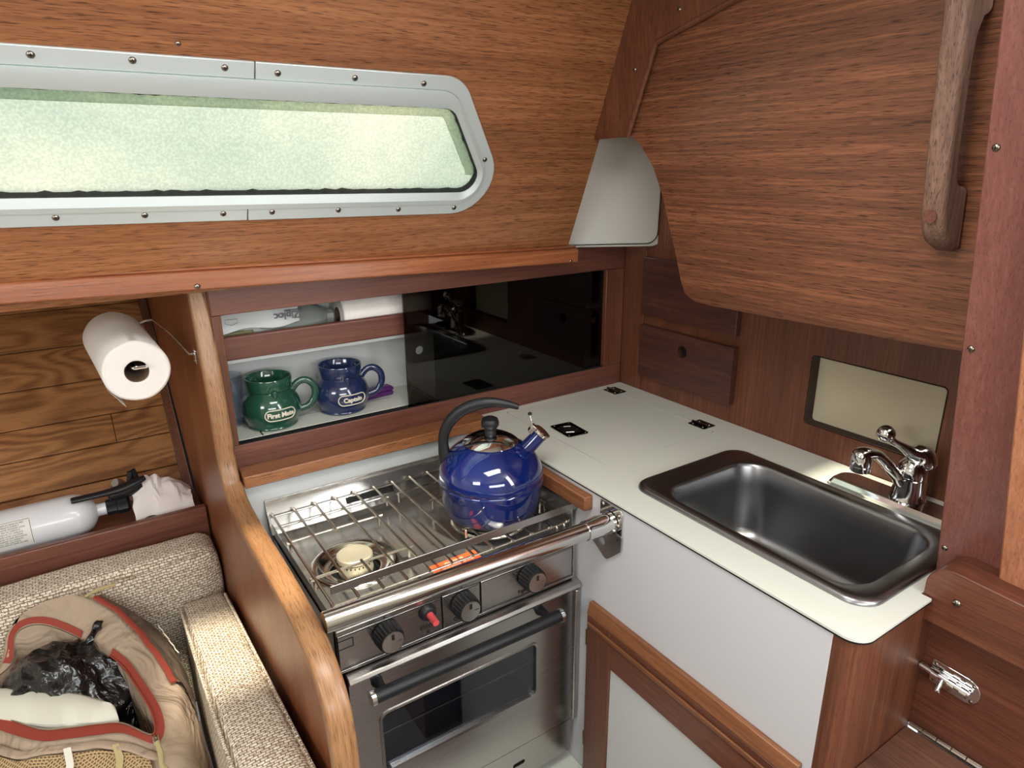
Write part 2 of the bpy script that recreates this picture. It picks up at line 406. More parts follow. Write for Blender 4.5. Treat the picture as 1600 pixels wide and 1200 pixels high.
def screw(parent, pos, nrm, r=0.006, name='screw'):
    global _smesh
    if _smesh is None:
        b = MB(); b.lathe([(1.0, -0.3), (1.0, 0.05), (0.85, 0.35), (0.5, 0.55), (0.0001, 0.6)], (0, 0, 0), seg=16)
        b.cur = 1
        b.box(-0.5, 0.5, -0.1, 0.1, 0.3, 0.64); b.box(-0.1, 0.1, -0.5, 0.5, 0.3, 0.64)
        t = b.build('screw', [SCREWM, BLACK], base=(0, 0, 0)); _smesh = t.data; bpy.data.objects.remove(t)
    o = bpy.data.objects.new(name, _smesh); COL.objects.link(o); o.parent = parent
    o.location = V(pos) - ROOT[parent.name]; o.scale = (r, r, r)
    o.rotation_mode = 'QUATERNION'; o.rotation_quaternion = V((0, 0, 1)).rotation_difference(V(nrm))
    return o
def text(body, F, size, m, parent, name='lettering', align='CENTER', ext=0.0004, bend=None, label=None, narrow=1.0, bold=0.0):
    c = bpy.data.curves.new('t', 'FONT'); c.body = body; c.size = size; c.align_x = align; c.align_y = 'CENTER'; c.extrude = ext; c.offset = bold; c.resolution_u = 3
    o = bpy.data.objects.new('t', c); COL.objects.link(o)
    bpy.context.view_layer.update()
    dg = bpy.context.evaluated_depsgraph_get(); me = bpy.data.meshes.new_from_object(o.evaluated_get(dg))
    bpy.data.objects.remove(o)
    b = MB(); b.v = [F(p.co.x * narrow, p.co.y, p.co.z + ext) for p in me.vertices]; b.f = [list(p.vertices) for p in me.polygons]; b.mi = [0] * len(b.f)
    return b.build(name, m, parent, smooth=False, fix=False, label=label)

# ================================================================== SETTING
ST = 'structure'
# --- cabin side with the long window (leans inboard going up) ---
win_hole = rpoly([(-1.92, wz(0.586)), (-0.528, wz(0.560)), (-0.668, wz(0.745)), (-1.92, wz(0.749))], [0.03, 0.04, 0.04, 0.03])
wall_left = MB().prism(WIN, [(-2.3, wz(0.40)), (-0.249, wz(0.40)), (-0.252, wz(0.426)), (-0.276, wz(0.679)), (-0.300, wz(0.80)), (-0.318, wz(0.95)), (-2.3, wz(0.95))][::1], -0.016, 0.0, [win_hole]).build('wall_left', TEAKX, kind=ST, smooth=False)
def wpt(x, z, n=0.0): return WIN(x, wz(z), n)
WN = (WIN(0, 0, 1) - WIN(0, 0, 0))
screw(wall_left, wpt(-1.142, 0.799, 0.0002), WN, 0.0042)
# --- trim under the window panel ---
trim1 = MB()
xs = [-2.2, -1.43, -1.13, -0.7, -0.236]
for z0, z1, y0, y1 in ((0.386, 0.421, -0.078, -0.052), (0.4205, 0.4275, -0.068, -0.052)):
    rings = []
    for x in xs:
        dz = (-0.236 - x) * 0.027 if z1 < 0.425 else (-0.236 - x) * 0.027
        rings.append([(x, y0, z0 + dz), (x, y1, z0 + dz), (x, y1, z1 + dz), (x, y0, z1 + dz)])
    trim1.loft(rings)
trim_1 = trim1.build('trim_1', TRIMX, bev=0.003, kind=ST, label='orange teak rail along the bottom of the window panel')
screw(trim_1, (-1.139, -0.0785, 0.418), (0, -1, 0), 0.0055)
screw(trim_1, (-0.262, -0.0785, 0.392), (0, -1, 0), 0.004)

# --- window ---
o_poly = rpoly([(-1.95, wz(0.553)), (-0.462, wz(0.526)), (-0.660, wz(0.783)), (-1.95, wz(0.788))], [0.05, 0.085, 0.07, 0.05], 10)
m_poly = rpoly([(-1.93, wz(0.575)), (-0.508, wz(0.549)), (-0.672, wz(0.760)), (-1.93, wz(0.763))], [0.05, 0.06, 0.055, 0.05], 10)
i_poly = rpoly([(-1.90, wz(0.596)), (-0.548, wz(0.572)), (-0.667, wz(0.730)), (-1.90, wz(0.738))], [0.03, 0.035, 0.035, 0.03], 10)
window_1 = thing('window_1', wpt(-1.2, 0.66), 'long frosted cabin window in a screwed aluminium frame', None, kind=ST)
del_cat = window_1
def ring_piece(o, i, x0, x1, n0, n1, name):
    """cut of the flange ring between x0 and x1 built as a prism of the part of the ring"""
    return None
def clip_half(poly, axis_val, keep_left):
    out = []
    m = len(poly)
    for k in range(m):
        a, b = poly[k], poly[(k + 1) % m]
        ina = (a[0] <= axis_val) == keep_left; inb = (b[0] <= axis_val) == keep_left
        if ina: out.append(a)
        if ina != inb:
            t = (axis_val - a[0]) / (b[0] - a[0]); out.append((axis_val, a[1] + t * (b[1] - a[1])))
    return out
# left top flange, left bottom flange, right flange (joints at the photographed seams)
def top_z(p, x):  # highest v of poly at x
    vs = [a[1] + (x - a[0]) / (b[0] - a[0]) * (b[1] - a[1]) for a, b in zip(p, p[1:] + p[:1]) if (a[0] - x) * (b[0] - x) <= 0 and a[0] != b[0]]
    return max(vs), min(vs)
sx_t, sx_b = -1.034, -1.044
FL0, FL1 = 0.0, 0.005
e = 0.0008
to, tm = top_z(o_poly, sx_t)[0], top_z(m_poly, sx_t)[0]
bo, bm_ = top_z(o_poly, sx_b)[1], top_z(m_poly, sx_b)[1]
MB().prism(WIN, [(-1.94, wz(0.763)), (sx_t - e, tm), (sx_t - e, to), (-1.94, wz(0.788))], FL0, FL1).build('frame_flange', ALU, window_1, bev=0.0015)
MB().prism(WIN, [(-1.94, wz(0.553)), (sx_b - e, bo), (sx_b - e, bm_), (-1.94, wz(0.575))], FL0, FL1).build('frame_flange', ALU, window_1, bev=0.0015)
def ccw_part(poly, xt, xb):
    """the run of poly from the bottom seam round the right end to the top seam"""
    run = [p for p in poly if p[0] > max(xt, xb)]
    # rotate so that the run starts on the bottom side
    ks = [k for k in range(len(poly)) if poly[k][0] > max(xt, xb) and not poly[k - 1][0] > max(xt, xb)]
    k = ks[0]; seq = []
    while poly[k % len(poly)][0] > max(xt, xb): seq.append(poly[k % len(poly)]); k += 1
    return [(xb + e, top_z(poly, xb)[1])] + seq + [(xt + e, top_z(poly, xt)[0])]
ro, rm = ccw_part(o_poly, sx_t, sx_b), ccw_part(m_poly, sx_t, sx_b)
b = MB()
n_ = 40
def resample(pts, n):
    P = [V(p + (0,)) for p in pts]; d = [0]
    for a, c in zip(P, P[1:]): d.append(d[-1] + (c - a).length)
    out = []
    for k in range(n + 1):
        t = d[-1] * k / n; j = max(0, min(len(P) - 2, next((q for q in range(len(d) - 1) if d[q + 1] >= t - 1e-9), len(P) - 2)))
        f = (t - d[j]) / max(1e-9, d[j + 1] - d[j]); q = P[j].lerp(P[j + 1], f); out.append((q.x, q.y))
    return out
A, B = resample(ro, n_), resample(rm, n_)
# matched by corner so that the flange keeps its width
m_len = min(len(ro), len(rm))
A, B = ro[:m_len], rm[:m_len]
b.loft([[WIN(*p, FL0), WIN(*p, FL1), WIN(*q, FL1), WIN(*q, FL0)] for p, q in zip(A, B)])
b.build('frame_flange', ALU, window_1, bev=0.0012)
b = MB()
lp = []
for p, q in zip(m_poly, i_poly):
    lp.append([WIN(p[0], p[1], 0.0), WIN(p[0], p[1], 0.0085), WIN(p[0] * .6 + q[0] * .4, p[1] * .6 + q[1] * .4, 0.0095), WIN(q[0], q[1], 0.004), WIN(q[0], q[1], -0.02), WIN(p[0], p[1], -0.03)])
lp.append(lp[0])
b.loft(lp, False, False)
b.build('inner_frame', ALU, window_1, ang=25)
# ragged black sealant between frame and pane
g_out = [(p[0], p[1]) for p in i_poly]
cx, cy = -1.2, wz(0.66)
rng = random.Random(3)
dense = resample(i_poly + [i_poly[0]], 260)[:-1]
gin = inset(dense, lambda: 0.0016 + max(0, rng.gauss(0.0004, 0.0014)))
lp = [[WIN(p[0], p[1], 0.0032), WIN(p[0] * .55 + q[0] * .45, p[1] * .55 + q[1] * .45, 0.0026), WIN(*q, -0.006), WIN(*q, -0.0108), WIN(*p, -0.0108)] for p, q in zip(dense, gin)]
lp.append(lp[0])
MB().loft(lp, False, False).build('sealant', RUBBER, window_1, smooth=False)
# acrylic pane (thick, frosted) and an added strip imitating its refracted thick edge
MB().prism(WIN, i_poly, -0.016, -0.011).build('pane', FROST, window_1, smooth=False)
FR2 = FROST.copy(); FR2.name = 'frosted_edge_strip'
band = []
for k, p in enumerate(inset(i_poly, 0.0)): band.append(p)
top_in = inset(i_poly, 0.022)
run_o, run_i = [], []
for p, q in zip(i_poly, top_in):
    if p[1] > wz(0.60) and p[0] > -1.0 or p[1] > wz(0.70): run_o.append(p); run_i.append(q)
MB().loft([[WIN(*p, -0.0108), WIN(*q, -0.0108), WIN(*q, -0.0085), WIN(*p, -0.0085)] for p, q in zip(run_o, run_i)]).build('refracted_edge_strip', FR2, window_1, smooth=False)
for x, z in ((-1.325, .763), (-1.204, .764), (-1.079, .762), (-.999, .759), (-.87, .759), (-.74, .757), (-.651, .724), (-.571, .639), (-.618, .554), (-.748, .556), (-.875, .56), (-1.001, .562), (-1.086, .563), (-1.21, .566), (-1.335, .568), (-1.46, .765), (-1.46, .57)):
    up = z > 0.7
    screw(window_1, wpt(x, z + (0.012 if z > .75 else (-0.012 if z < .58 else 0)), 0.0045), WN, 0.0055)

# --- upper bulkhead panel (right), its corner trim and the ceiling ---
bk = lambda y, z: (y, z * 1.0072)
panel = [(-0.30, 0.683), (-0.328, 0.662), (-0.363, 0.618), (-0.389, 0.557), (-0.402, 0.511), (-0.422, 0.439), (-0.435, 0.386), (-0.447, 0.36), (-0.472, 0.3485), (-0.517, 0.346), (-0.786, 0.3505), (-1.02, 0.355), (-1.12, 0.357), (-1.12, 0.97), (-0.33, 0.97), (-0.26, 0.69)]
wall_right = MB().prism(BLK, [bk(*p) for p in panel], -0.018, 0.0).build('wall_right', TEAKY, kind=ST, bev=0.0015)
BN = BLK(0, 0, 1) - BLK(0, 0, 0)
trim = [(-0.19, 0.679), (-0.30, 0.681), (-0.39, 0.85), (-0.571, 0.89), (-0.95, 0.955), (-0.95, 1.02), (-0.30, 1.0)]
trim_2 = MB().prism(BLK, [bk(*p) for p in trim], 0.0, 0.012).build('trim_2', MAHZ, kind=ST, bev=0.002, label='dark upright board in the corner')
MB().tube([BLK(*bk(-0.302, 0.683), 0.010), BLK(*bk(-0.391, 0.849), 0.010), BLK(*bk(-0.571, 0.889), 0.010), BLK(*bk(-0.95, 0.953), 0.010)], 0.0055, 8).build('moulding', MAHZ, trim_2)
for y, z in ((-0.332, 0.808), (-0.453, 0.895)): screw(trim_2, BLK(*bk(y, z), 0.0122), BN, 0.0045)

ceil = MB()
hx = [(-1.30, -0.77), (-0.70, -0.86), (-0.70, -1.12), (-1.30, -1.08)]  # unseen opening, corners set so the sun patch falls on stove and cushion
def cz(y): return 0.925 + max(0.0, (-0.33 - y)) * 0.055
outer = [(-3.3, -2.75), (-0.28, -2.75), (-0.28, -0.235), (-3.3, -0.235)]  # outboard edge overhangs to keep the sun off the window pane
tri = tessellate_polygon([[V(p + (0,)) for p in outer], [V(p + (0,)) for p in hx]])
fl = outer + hx
ceil.add([(x, y, cz(y)) for x, y in fl] + [(x, y, cz(y) + 0.03) for x, y in fl], [(t[0], t[1], t[2]) for t in tri] + [(t[2] + 8, t[1] + 8, t[0] + 8) for t in tri] + [(4 + i, 4 + (i + 1) % 4, 12 + (i + 1) % 4, 12 + i) for i in range(4)] + [(i, 8 + i, 8 + (i + 1) % 4, (i + 1) % 4) for i in range(4)])
ceil.build('ceiling', HEAD, kind=ST, smooth=False)
# unseen side and bridge deck slabs, added to block sun leaking into the cabin
MB().box(-3.3, -0.345, -0.045, 1.45, 0.470, 0.500).build('wall_side_deck_sunblock', HEAD, kind=ST, smooth=False)
MB().box(-0.283, 0.45, -1.15, 1.45, 0.735, 0.765).build('wall_bridge_deck_sunblock', HEAD, kind=ST, smooth=False)
MB().box(-0.344, -0.325, -0.045, 1.45, 0.470, 0.765).build('wall_deck_step_sunblock', HEAD, kind=ST, smooth=False)
MB().box(-0.3245, -0.2835, -0.17, 1.45, 0.735, 0.765).build('wall_deck_step_sunblock', HEAD, kind=ST, smooth=False)
# the rest of the cabin behind the camera
MB().box(-3.3, 0.5, -2.75, 1.1, -1.15, -1.12).build('floor', GREYF, kind=ST)
MB().prism(XZ, [(-3.3, -1.12), (-0.28, -1.12), (-0.28, 1.06), (-3.3, 1.06)], 2.72, 2.75, [[(-2.3, 0.50), (-0.8, 0.50), (-0.8, 0.76), (-2.3, 0.76)]]).build('wall_opposite', HEAD, kind=ST, smooth=False)
MB().box(-2.6, -0.9, -2.70, -2.25, -1.12, -0.70).build('wall_opposite_settee', TWEED, kind=ST, smooth=False)
MB().box(-3.33, -3.3, -2.75, 1.1, -1.12, 1.06).build('wall_forward', HEAD, kind=ST, smooth=False)
MB().prism(YZ, [(-2.75, -1.12), (-1.06, -1.12), (-1.06, -0.26), (-1.95, -0.26), (-1.95, 1.06), (-2.75, 1.06)], 0.25, 0.28).build('wall_aft', HEAD, kind=ST, smooth=False)

MB().prism(XZ, [(0.02, -0.3), (-0.260, -0.3), (-0.260, -0.02), (-0.395, 0.733), (0.02, 0.733)], 1.302, 1.318).build('wall_recess_light_block', MAHZ, kind=ST, smooth=False)  # unseen end wall, added to close a gap that let light in
# --- recessed lower bulkhead behind the counter ---
wl = MB().prism(YZ, [(0.20, -0.02), (0.20, 0.734), (-1.30, 0.734), (-1.30, -0.02)][::-1], -0.02, 0.0, [rrect(-0.889, -0.606, 0.063, 0.224, 0.010)])
wall_back = wl.build('wall_back', MAHZ, kind=ST, smooth=False)
MB().prism(YZ, [(-0.085, 0.0), (-0.001, 0.0), (-0.001, 0.405), (-0.085, 0.405)], 0.0, 0.004).build('corner_board', MAHZ, wall_back, bev=0.001)
access = thing('access_panel', (0.029, -0.745, 0.063), 'cream access panel set in a rounded cut-out behind the faucet', 'panel')
_o = rrect(-0.8892, -0.6058, 0.0628, 0.2242, 0.010); _i = rrect(-0.8875, -0.6075, 0.0645, 0.2225, 0.009)
_r = [[YZ(*p, -0.0005), YZ(*q, -0.0005), YZ(*q, -0.0285), YZ(*p, -0.0285)] for p, q in zip(_i, inset(_i, 0.0015))]; _r.append(_r[0])
MB().loft(_r, False, False).build('edge_shade_band', mat('dark_edge_shade', (58, 44, 36), 0.7), access)  # dark lining puts the shade of the recess edge into colour
MB().prism(YZ, rrect(-0.92, -0.58, 0.045, 0.240, 0.01), -0.034, -0.029).build('panel_board', CREAM, access, smooth=False)

# --- hull ceiling strips behind the settee ---
hull_n = V((0, -1, 0.8)).normalized()
HF = frame((0, 0.5, -0.28), (1, 0, 0), (0, 0.8, 1), hull_n)
wall_hull = MB().fbox(HF, -2.4, -0.9, -0.5, 1.15, -0.03, -0.012).build('wall_outboard', DARKV, kind=ST, smooth=False)
SV = 1.2806
zs = [-0.40, -0.262, -0.184, -0.106, -0.037, 0.05, 0.14, 0.235, 0.33, 0.42, 0.51]
for a, c in zip(zs, zs[1:]):
    v0, v1 = (a + 0.28) * SV + 0.0012, (c + 0.28) * SV - 0.0012
    spans = [(-2.4, -1.150)] if abs(a + 0.106) > 0.01 else [(-2.4, -1.2995), (-1.2985, -1.150)]
    for u0, u1 in spans:
        MB().fbox(HF, u0, u1, v0, v1, -0.012, 0.0).build('plank', OAKX, wall_hull, bev=0.0022)
trim_3 = MB().fbox(HF, -1.165, -1.1425, -0.15, 0.85, 0.0, 0.016).build('trim_3', MAHZ, kind=ST, bev=0.002, label='dark cleat where the planking meets the partition')

# --- partition between settee and galley, with its teak cap ---
front = [(0.020, 0.398), (0.0, 0.30), (-0.016, 0.213), (-0.026, 0.10), (-0.028, 0.05), (-0.036, 0.018), (-0.055, -0.010), (-0.10, -0.028), (-0.22, -0.034), (-0.34, -0.032), (-0.45, -0.036), (-0.53, -0.043), (-0.58, -0.056), (-0.62, -0.080), (-0.648, -0.115), (-0.66, -0.165), (-0.664, -0.24), (-0.664, -0.40), (-0.662, -0.80)]
fs = [(p.x, p.y) for p in spline([V((a, c, 0)) for a, c in front], 5)]
body = [(y + 0.012, z - 0.004) for y, z in fs]
part_poly = body + [(0.30, -0.80), (0.30, -0.40), (0.98, 0.32), (0.98, 0.398)]
wall_partition = MB().prism(YZ, part_poly, 1.112, 1.140).build('wall_partition', DIVZ, kind=ST, smooth=False)
b = MB(); rings = []; uvs = []; dist = 0
cx0, cx1, th = -1.1435, -1.1045, 0.018
for k, (y, z) in enumerate(fs):
    a = V((0,) + fs[max(0, k - 1)]); c = V((0,) + fs[min(len(fs) - 1, k + 1)]); t = (c - a).normalized(); nn = V((0, t.z, -t.y))
    if nn.z < 0 and nn.y > 0: nn = -nn
    p = V((0, y, z))
    if k: dist += (p - V((0,) + fs[k - 1])).length
    r = 0.006; wide = 0.003 if z > 0.0 else 0.0
    sec = [(cx0, 0.0 - th), (cx0, -r), (cx0 + r * .3, -r * .3), (cx0 + r, 0), (cx1 - r - wide, 0), (cx1 - r * .3 - wide, -r * .3), (cx1 - wide, -r), (cx1 - wide, -th)]
    rings.append([(x, p.y + nn.y * d, p.z + nn.z * d) for x, d in sec])
    uvs += [(dist, x + d) for x, d in sec]
b.loft(rings); b.uvs = uvs
b.build('cap', CAPW, wall_partition, ang=50)

# --- right side: post, companionway door, sill board, lower panel ---
PF = frame((-0.26, 0, 0), (0, 1, 0), (-0.18, 0, 1), (-1, 0, -0.18)); PK = 1.0161
trim_4 = MB().prism(PF, [(-1.160, -0.05), (-1.0275, -0.05), (-1.0275, 0.98), (-1.160, 0.98)], -0.05, 0.0).build('trim_4', REDZ, kind=ST, bev=0.002, label='reddish upright post at the end of the counter')
PN = PF(0, 0, 1) - PF(0, 0, 0)
for y, z in ((-1.039, 0.643), (-1.039, 0.384), (-1.037, 0.052)): screw(trim_4, PF(y, z * PK, 0.0003), PN, 0.0048)
door_1 = MB().prism(PF, rpoly([(-1.50, 0.028), (-1.122, 0.036), (-1.100, 0.52), (-1.085, 0.98), (-1.50, 0.98)], [0, 0.008, 0, 0, 0]), 0.002, 0.024).build('door_1', DOORZ, kind=ST, bev=0.003, label='lighter teak companionway door at the right edge')
SF = YZ
trim_5 = MB().prism(YZ, rpoly([(-1.40, -0.042), (-1.046, -0.042), (-1.046, 0.058), (-1.40, 0.040)], [0, 0.002, 0.036, 0], 8), 0.262, 0.335).build('trim_5', MAHY, kind=ST, bev=0.007, seg=3, label='rounded sill board under the post')
screw(trim_5, (-0.3355, -1.092, 0.010), (-1, 0, 0), 0.006)
wall_lower = MB().prism(YZ, [(-1.40, -0.262), (-1.0505, -0.262), (-1.0505, -0.042), (-1.40, -0.042)], 0.27, 0.300).build('wall_lower_right', MAHY, kind=ST, smooth=False)
# --- step lid with piano hinge ---
step = thing('step_box_lid', (-0.46, -1.22, -0.285), 'worn dark step lid hinged below the barrel bolt', 'lid')
MB().box(-0.64, -0.312, -1.40, -1.0525, -0.285, -0.2605).build('lid_board', LIDW, step, bev=0.002)
for k in range(14):
    y0 = -1.055 - k * 0.022
    MB().tube([(-0.3055, y0, -0.258), (-0.3055, y0 - 0.0205, -0.258)], 0.0042, 8).build('hinge_knuckle', WIRE, step)
MB().box(-0.64, -0.30, -1.40, -1.0525, -1.12, -0.286).build('wall_step', MAHX, kind=ST, smooth=False)

# ================================================================== GALLEY LOCKER (back)
lk = thing('galley_locker', (-0.55, 0.0, 0.0), 'mahogany locker behind the stove with smoked sliding doors and open left side', 'cabinet')
MB().box(-1.1105, -0.003, 0.0005, 0.024, -0.030, 0.060).build('bottom_rail', MAHX, lk, bev=0.0015)
MB().box(-1.1105, -0.003, 0.0, 0.024, 0.343, 0.412).build('top_rail', MAHX, lk, bev=0.0015)
MB().box(-1.1105, -1.0925, 0.0, 0.024, 0.0605, 0.3425).build('stile', MAHZ, lk, bev=0.0015)
MB().box(-0.069, -0.003, 0.0, 0.024, 0.0605, 0.3425).build('stile', MAHZ, lk, bev=0.0015)
MB().box(-1.1105, -0.003, 0.040, 0.056, 0.236, 0.288).build('shelf_rail', MAHX, lk, bev=0.004)
MB().box(-1.1105, -0.003, 0.0565, 0.172, 0.226, 0.236).build('shelf_board', WHITEP, lk)
fl_ = MB().box(-1.1105, -0.003, 0.0245, 0.172, 0.048, 0.062).build('floor_board', LAM, lk)
MB().box(-1.038, -1.035, 0.026, 0.086, 0.0618, 0.0625).build('seam', BLACK, lk)
MB().box(-1.036, -0.70, 0.1, 0.1018, 0.0618, 0.0622).build('seam', GREYINK, lk)
MB().box(-1.1105, -0.0006, 0.172, 0.18, 0.012, 0.44).build('back_panel', WHITEP, lk)
MB().box(-1.1105, -0.003, 0.024, 0.18, 0.404, 0.412).build('locker_top', MAHX, lk)
MB().box(-1.1116, -1.1108, 0.001, 0.18, 0.012, 0.41).build('side_panel', MAHZ, lk)
MB().box(-0.0029, -0.0006, 0.0245, 0.1715, 0.012, 0.404).build('side_panel', MAHZ, lk)
MB().box(-1.09, -0.0705, 0.0025, 0.0212, 0.0575, 0.0618).build('door_track', DARKV, lk)
# sliding smoked doors, each with a round finger hole
def circ(c, r, n=24): return [(c[0] + r * math.cos(2 * PI * k / n), c[1] + r * math.sin(2 * PI * k / n)) for k in range(n)]
d1 = MB().prism(XZ, [(-0.693, 0.0622), (-0.14, 0.0622), (-0.14, 0.3425), (-0.693, 0.3425)], -0.009, -0.004, [circ((-0.6565, 0.201), 0.0105)])
tag(d1.build('sliding_door', SMOKE, lk, smooth=False), 'smoked sliding door with finger hole by its left edge')
d2 = MB().prism(XZ, [(-0.612, 0.0622), (-0.0705, 0.0622), (-0.0705, 0.3425), (-0.612, 0.3425)], -0.018, -0.013, [circ((-0.1, 0.2), 0.0105)])
tag(d2.build('sliding_door', SMOKE, lk, smooth=False), 'inner smoked sliding door at the right')
# white liner pad in the corner above the locker
pad = thing('liner_pad', (-0.13, -0.07, 0.412), 'white padded vinyl panel standing in the corner above the locker', 'panel')
A_, B_ = V((-0.30, 0.06, 0)), V((0.02, -0.128, 0))
du = (B_ - A_).normalized(); PADF = frame((A_.x, A_.y, 0.414), du, (0, 0, 1), du.cross(V((0, 0, 1))))
wlen = (B_ - A_).length
pp = rpoly([(0, 0), (wlen, 0), (wlen, 0.315), (0, 0.315)], [0, 0.040, 0.05, 0], 8)
MB().prism(PADF, pp, -0.014, 0.004).build('backing', VINYL, pad, bev=0.003)
pp2 = rpoly([(0.0, 0.007), (wlen - 0.024, 0.009), (wlen - 0.020, 0.31), (0, 0.31)], [0, 0.030, 0.05, 0], 8)
MB().prism(PADF, pp2, 0.0045, 0.012).build('padding', VINYL, pad, bev=0.0055, seg=3)
MB().tube([PADF(a, c, 0.0052) for a, c in inset(pp2, -0.0012)[0:11]], 0.0016, 6).build('seam', INK, pad)

# teak ledge in front of the locker, over the stove back
trim_6 = MB().prism(XZ, rpoly([(-1.1035, -0.016), (-0.497, -0.016), (-0.497, 0.011), (-1.1035, 0.011)], [0, 0.003, 0.012, 0], 5), 0.0005, 0.060).build('trim_6', LEDGE, kind=ST, bev=0.005, seg=3, label='teak ledge between stove back and locker')
# white recess around the stove
recess = thing('stove_recess', (-0.8, -0.02, -0.74), 'white laminate recess the stove hangs in', 'recess', kind=ST)
MB().box(-1.111, -0.524, -0.034, -0.024, -0.74, -0.017).build('recess_back', WHITEP, recess)
MB().box(-1.111, -0.524, -0.62, -0.035, -0.745, -0.735).build('recess_floor', LAM, recess)

# ================================================================== COUNTER, LID, SINK, FAUCET
ct = thing('countertop', (-0.26, -0.53, -0.0066), 'cream laminate countertop around the steel sink, with a cut-out lid', 'countertop')
lid_hole = rrect(-0.4267, -0.0754, -0.4277, -0.0169, 0.014, 6)
sink_hole = rrect(-0.440, -0.142, -1.012, -0.540, 0.035, 6)
outl = rpoly([(-0.5265, -0.001), (-0.5265, -1.061), (-0.338, -1.061), (-0.338, -1.0445), (-0.2665, -1.0445), (-0.2665, -1.0265), (-0.002, -1.0265), (-0.002, -0.001)], [0, 0.030, 0.002, 0, 0, 0, 0, 0], 8)
MB().prism(XY, outl, -0.0036, 0.0, [lid_hole, sink_hole]).build('top_sheet', LAM, ct, smooth=False)
MB().prism(XY, outl, -0.0066, -0.0038, [sink_hole]).build('dark_edge', BLACK, ct, smooth=False)
lidt = thing('icebox_lid', (-0.25, -0.22, -0.0036), 'cream hinged lid let into the countertop behind the kettle', 'lid')
MB().prism(XY, rrect(-0.4246, -0.0774, -0.4256, -0.0189, 0.0135, 6), -0.0035, 0.0).build('lid_board', LAM, lidt, smooth=False)
# flush pull
cc = [(-0.394, -0.171), (-0.333, -0.177), (-0.340, -0.261), (-0.399, -0.254)]
pl = rpoly(cc, 0.006, 4)
ic = [(-0.3885, -0.186), (-0.342, -0.190), (-0.347, -0.247), (-0.392, -0.242)]
il = rpoly(ic, 0.012, 4)
latch = MB().prism(XY, pl, 0.0003, 0.0022, [il]).build('flush_pull', DCHROME, lidt)
MB().prism(XY, il, 0.0003, 0.0008).build('pull_cup', BLACK, latch, smooth=False)
MB().tube([(-0.386, -0.20, 0.003), (-0.386, -0.23, 0.003), (-0.370, -0.238, 0.003), (-0.352, -0.228, 0.003), (-0.352, -0.205, 0.003), (-0.370, -0.196, 0.003)], 0.0024, 8, closed=True).build('pull_ring', DCHROME, latch)
for p in ((-0.384, -0.1785), (-0.342, -0.183), (-0.346, -0.254), (-0.392, -0.248)): screw(latch, (p[0], p[1], 0.0022), (0, 0, 1), 0.0024)
for yc in (-0.0555, -0.3785):
    h = MB()
    h.prism(XY, rrect(-0.094, -0.0785, yc - 0.026, yc + 0.026, 0.003, 3), 0.0003, 0.0020)
    h.prism(XY, rrect(-0.0755, -0.050, yc - 0.026, yc + 0.026, 0.003, 3), 0.0003, 0.0020)
    hg = h.build('hinge', DCHROME, lidt, bev=0.0005)
    for q in range(3):
        y0 = yc - 0.026 + q * 0.0175
        MB().tube([(-0.077, y0, 0.0035), (-0.077, y0 + 0.0168, 0.0035)], 0.0036, 10).build('knuckle', DCHROME, hg)
    for sx_ in (-0.086, -0.062):
        for sy_ in (-0.016, 0.016): screw(hg, (sx_, yc + sy_, 0.0021), (0, 0, 1), 0.0032)

sink = thing('galley_sink', (-0.29, -0.777, 0.0), 'deep rectangular stainless sink set in the cream counter', 'sink')
def rr3(x0, x1, y0, y1, r, z): return [V((a, c, z)) for a, c in rrect(x0, x1, y0, y1, r, 8)]
rings = [rr3(-0.454, -0.128, -1.0258, -0.526, 0.042, 0.0004), rr3(-0.4535, -0.1285, -1.0255, -0.5265, 0.042, 0.0045), rr3(-0.449, -0.133, -1.021, -0.531, 0.039, 0.0085),
         rr3(-0.440, -0.142, -1.012, -0.540, 0.038, 0.0092), rr3(-0.434, -0.158, -0.995, -0.582, 0.060, 0.0085), rr3(-0.430, -0.162, -0.991, -0.586, 0.058, 0.006), rr3(-0.4275, -0.1645, -0.988, -0.589, 0.056, 0.0),
         rr3(-0.424, -0.168, -0.984, -0.593, 0.056, -0.04), rr3(-0.415, -0.177, -0.974, -0.603, 0.056, -0.135), rr3(-0.408, -0.184, -0.967, -0.610, 0.054, -0.152), rr3(-0.390, -0.202, -0.949, -0.628, 0.045, -0.161), rr3(-0.31, -0.28, -0.83, -0.75, 0.012, -0.165)]
MB().loft(rings, False, True).build('basin', SINKM, sink, ang=50)
MB().lathe([(0.034, 0.001), (0.034, 0.003), (0.026, 0.003), (0.022, 0.0005)], (-0.295, -0.79, -0.1645), seg=28).build('drain', CHROME, sink)

fc = thing('faucet', (-0.07, -0.87, 0.0), 'chrome single-lever faucet with ball-topped handle behind the sink', 'faucet')
bp = rpoly([(-0.112, -0.990), (-0.045, -0.990), (-0.045, -0.745), (-0.112, -0.745)], [0.02, 0.02, 0.03, 0.008], 6)
sm = [( -0.0785 + (a + 0.0785) * 0.86, -0.868 + (c + 0.868) * 0.965) for a, c in bp]
MB().loft([[V((a, c, 0.0006)) for a, c in bp], [V((a, c, 0.006)) for a, c in bp], [V((a, c, 0.014)) for a, c in sm]]).build('base_plate', CHROME, fc, ang=30)
MB().lathe([(0.032, 0.0145), (0.0300, 0.022), (0.0280, 0.040), (0.0270, 0.056), (0.0255, 0.0575), (0.0255, 0.0600), (0.0268, 0.0615), (0.0270, 0.072), (0.024, 0.084), (0.016, 0.092), (0.0, 0.094)], (-0.068, -0.882, 0), seg=32, cap1=False).build('body', CHROME, fc)
FD = V((-0.86, 0.51, 0)).normalized(); FO = V((-0.068, -0.882, 0))
def fp(u, z): return FO + FD * u + V((0, 0, z))
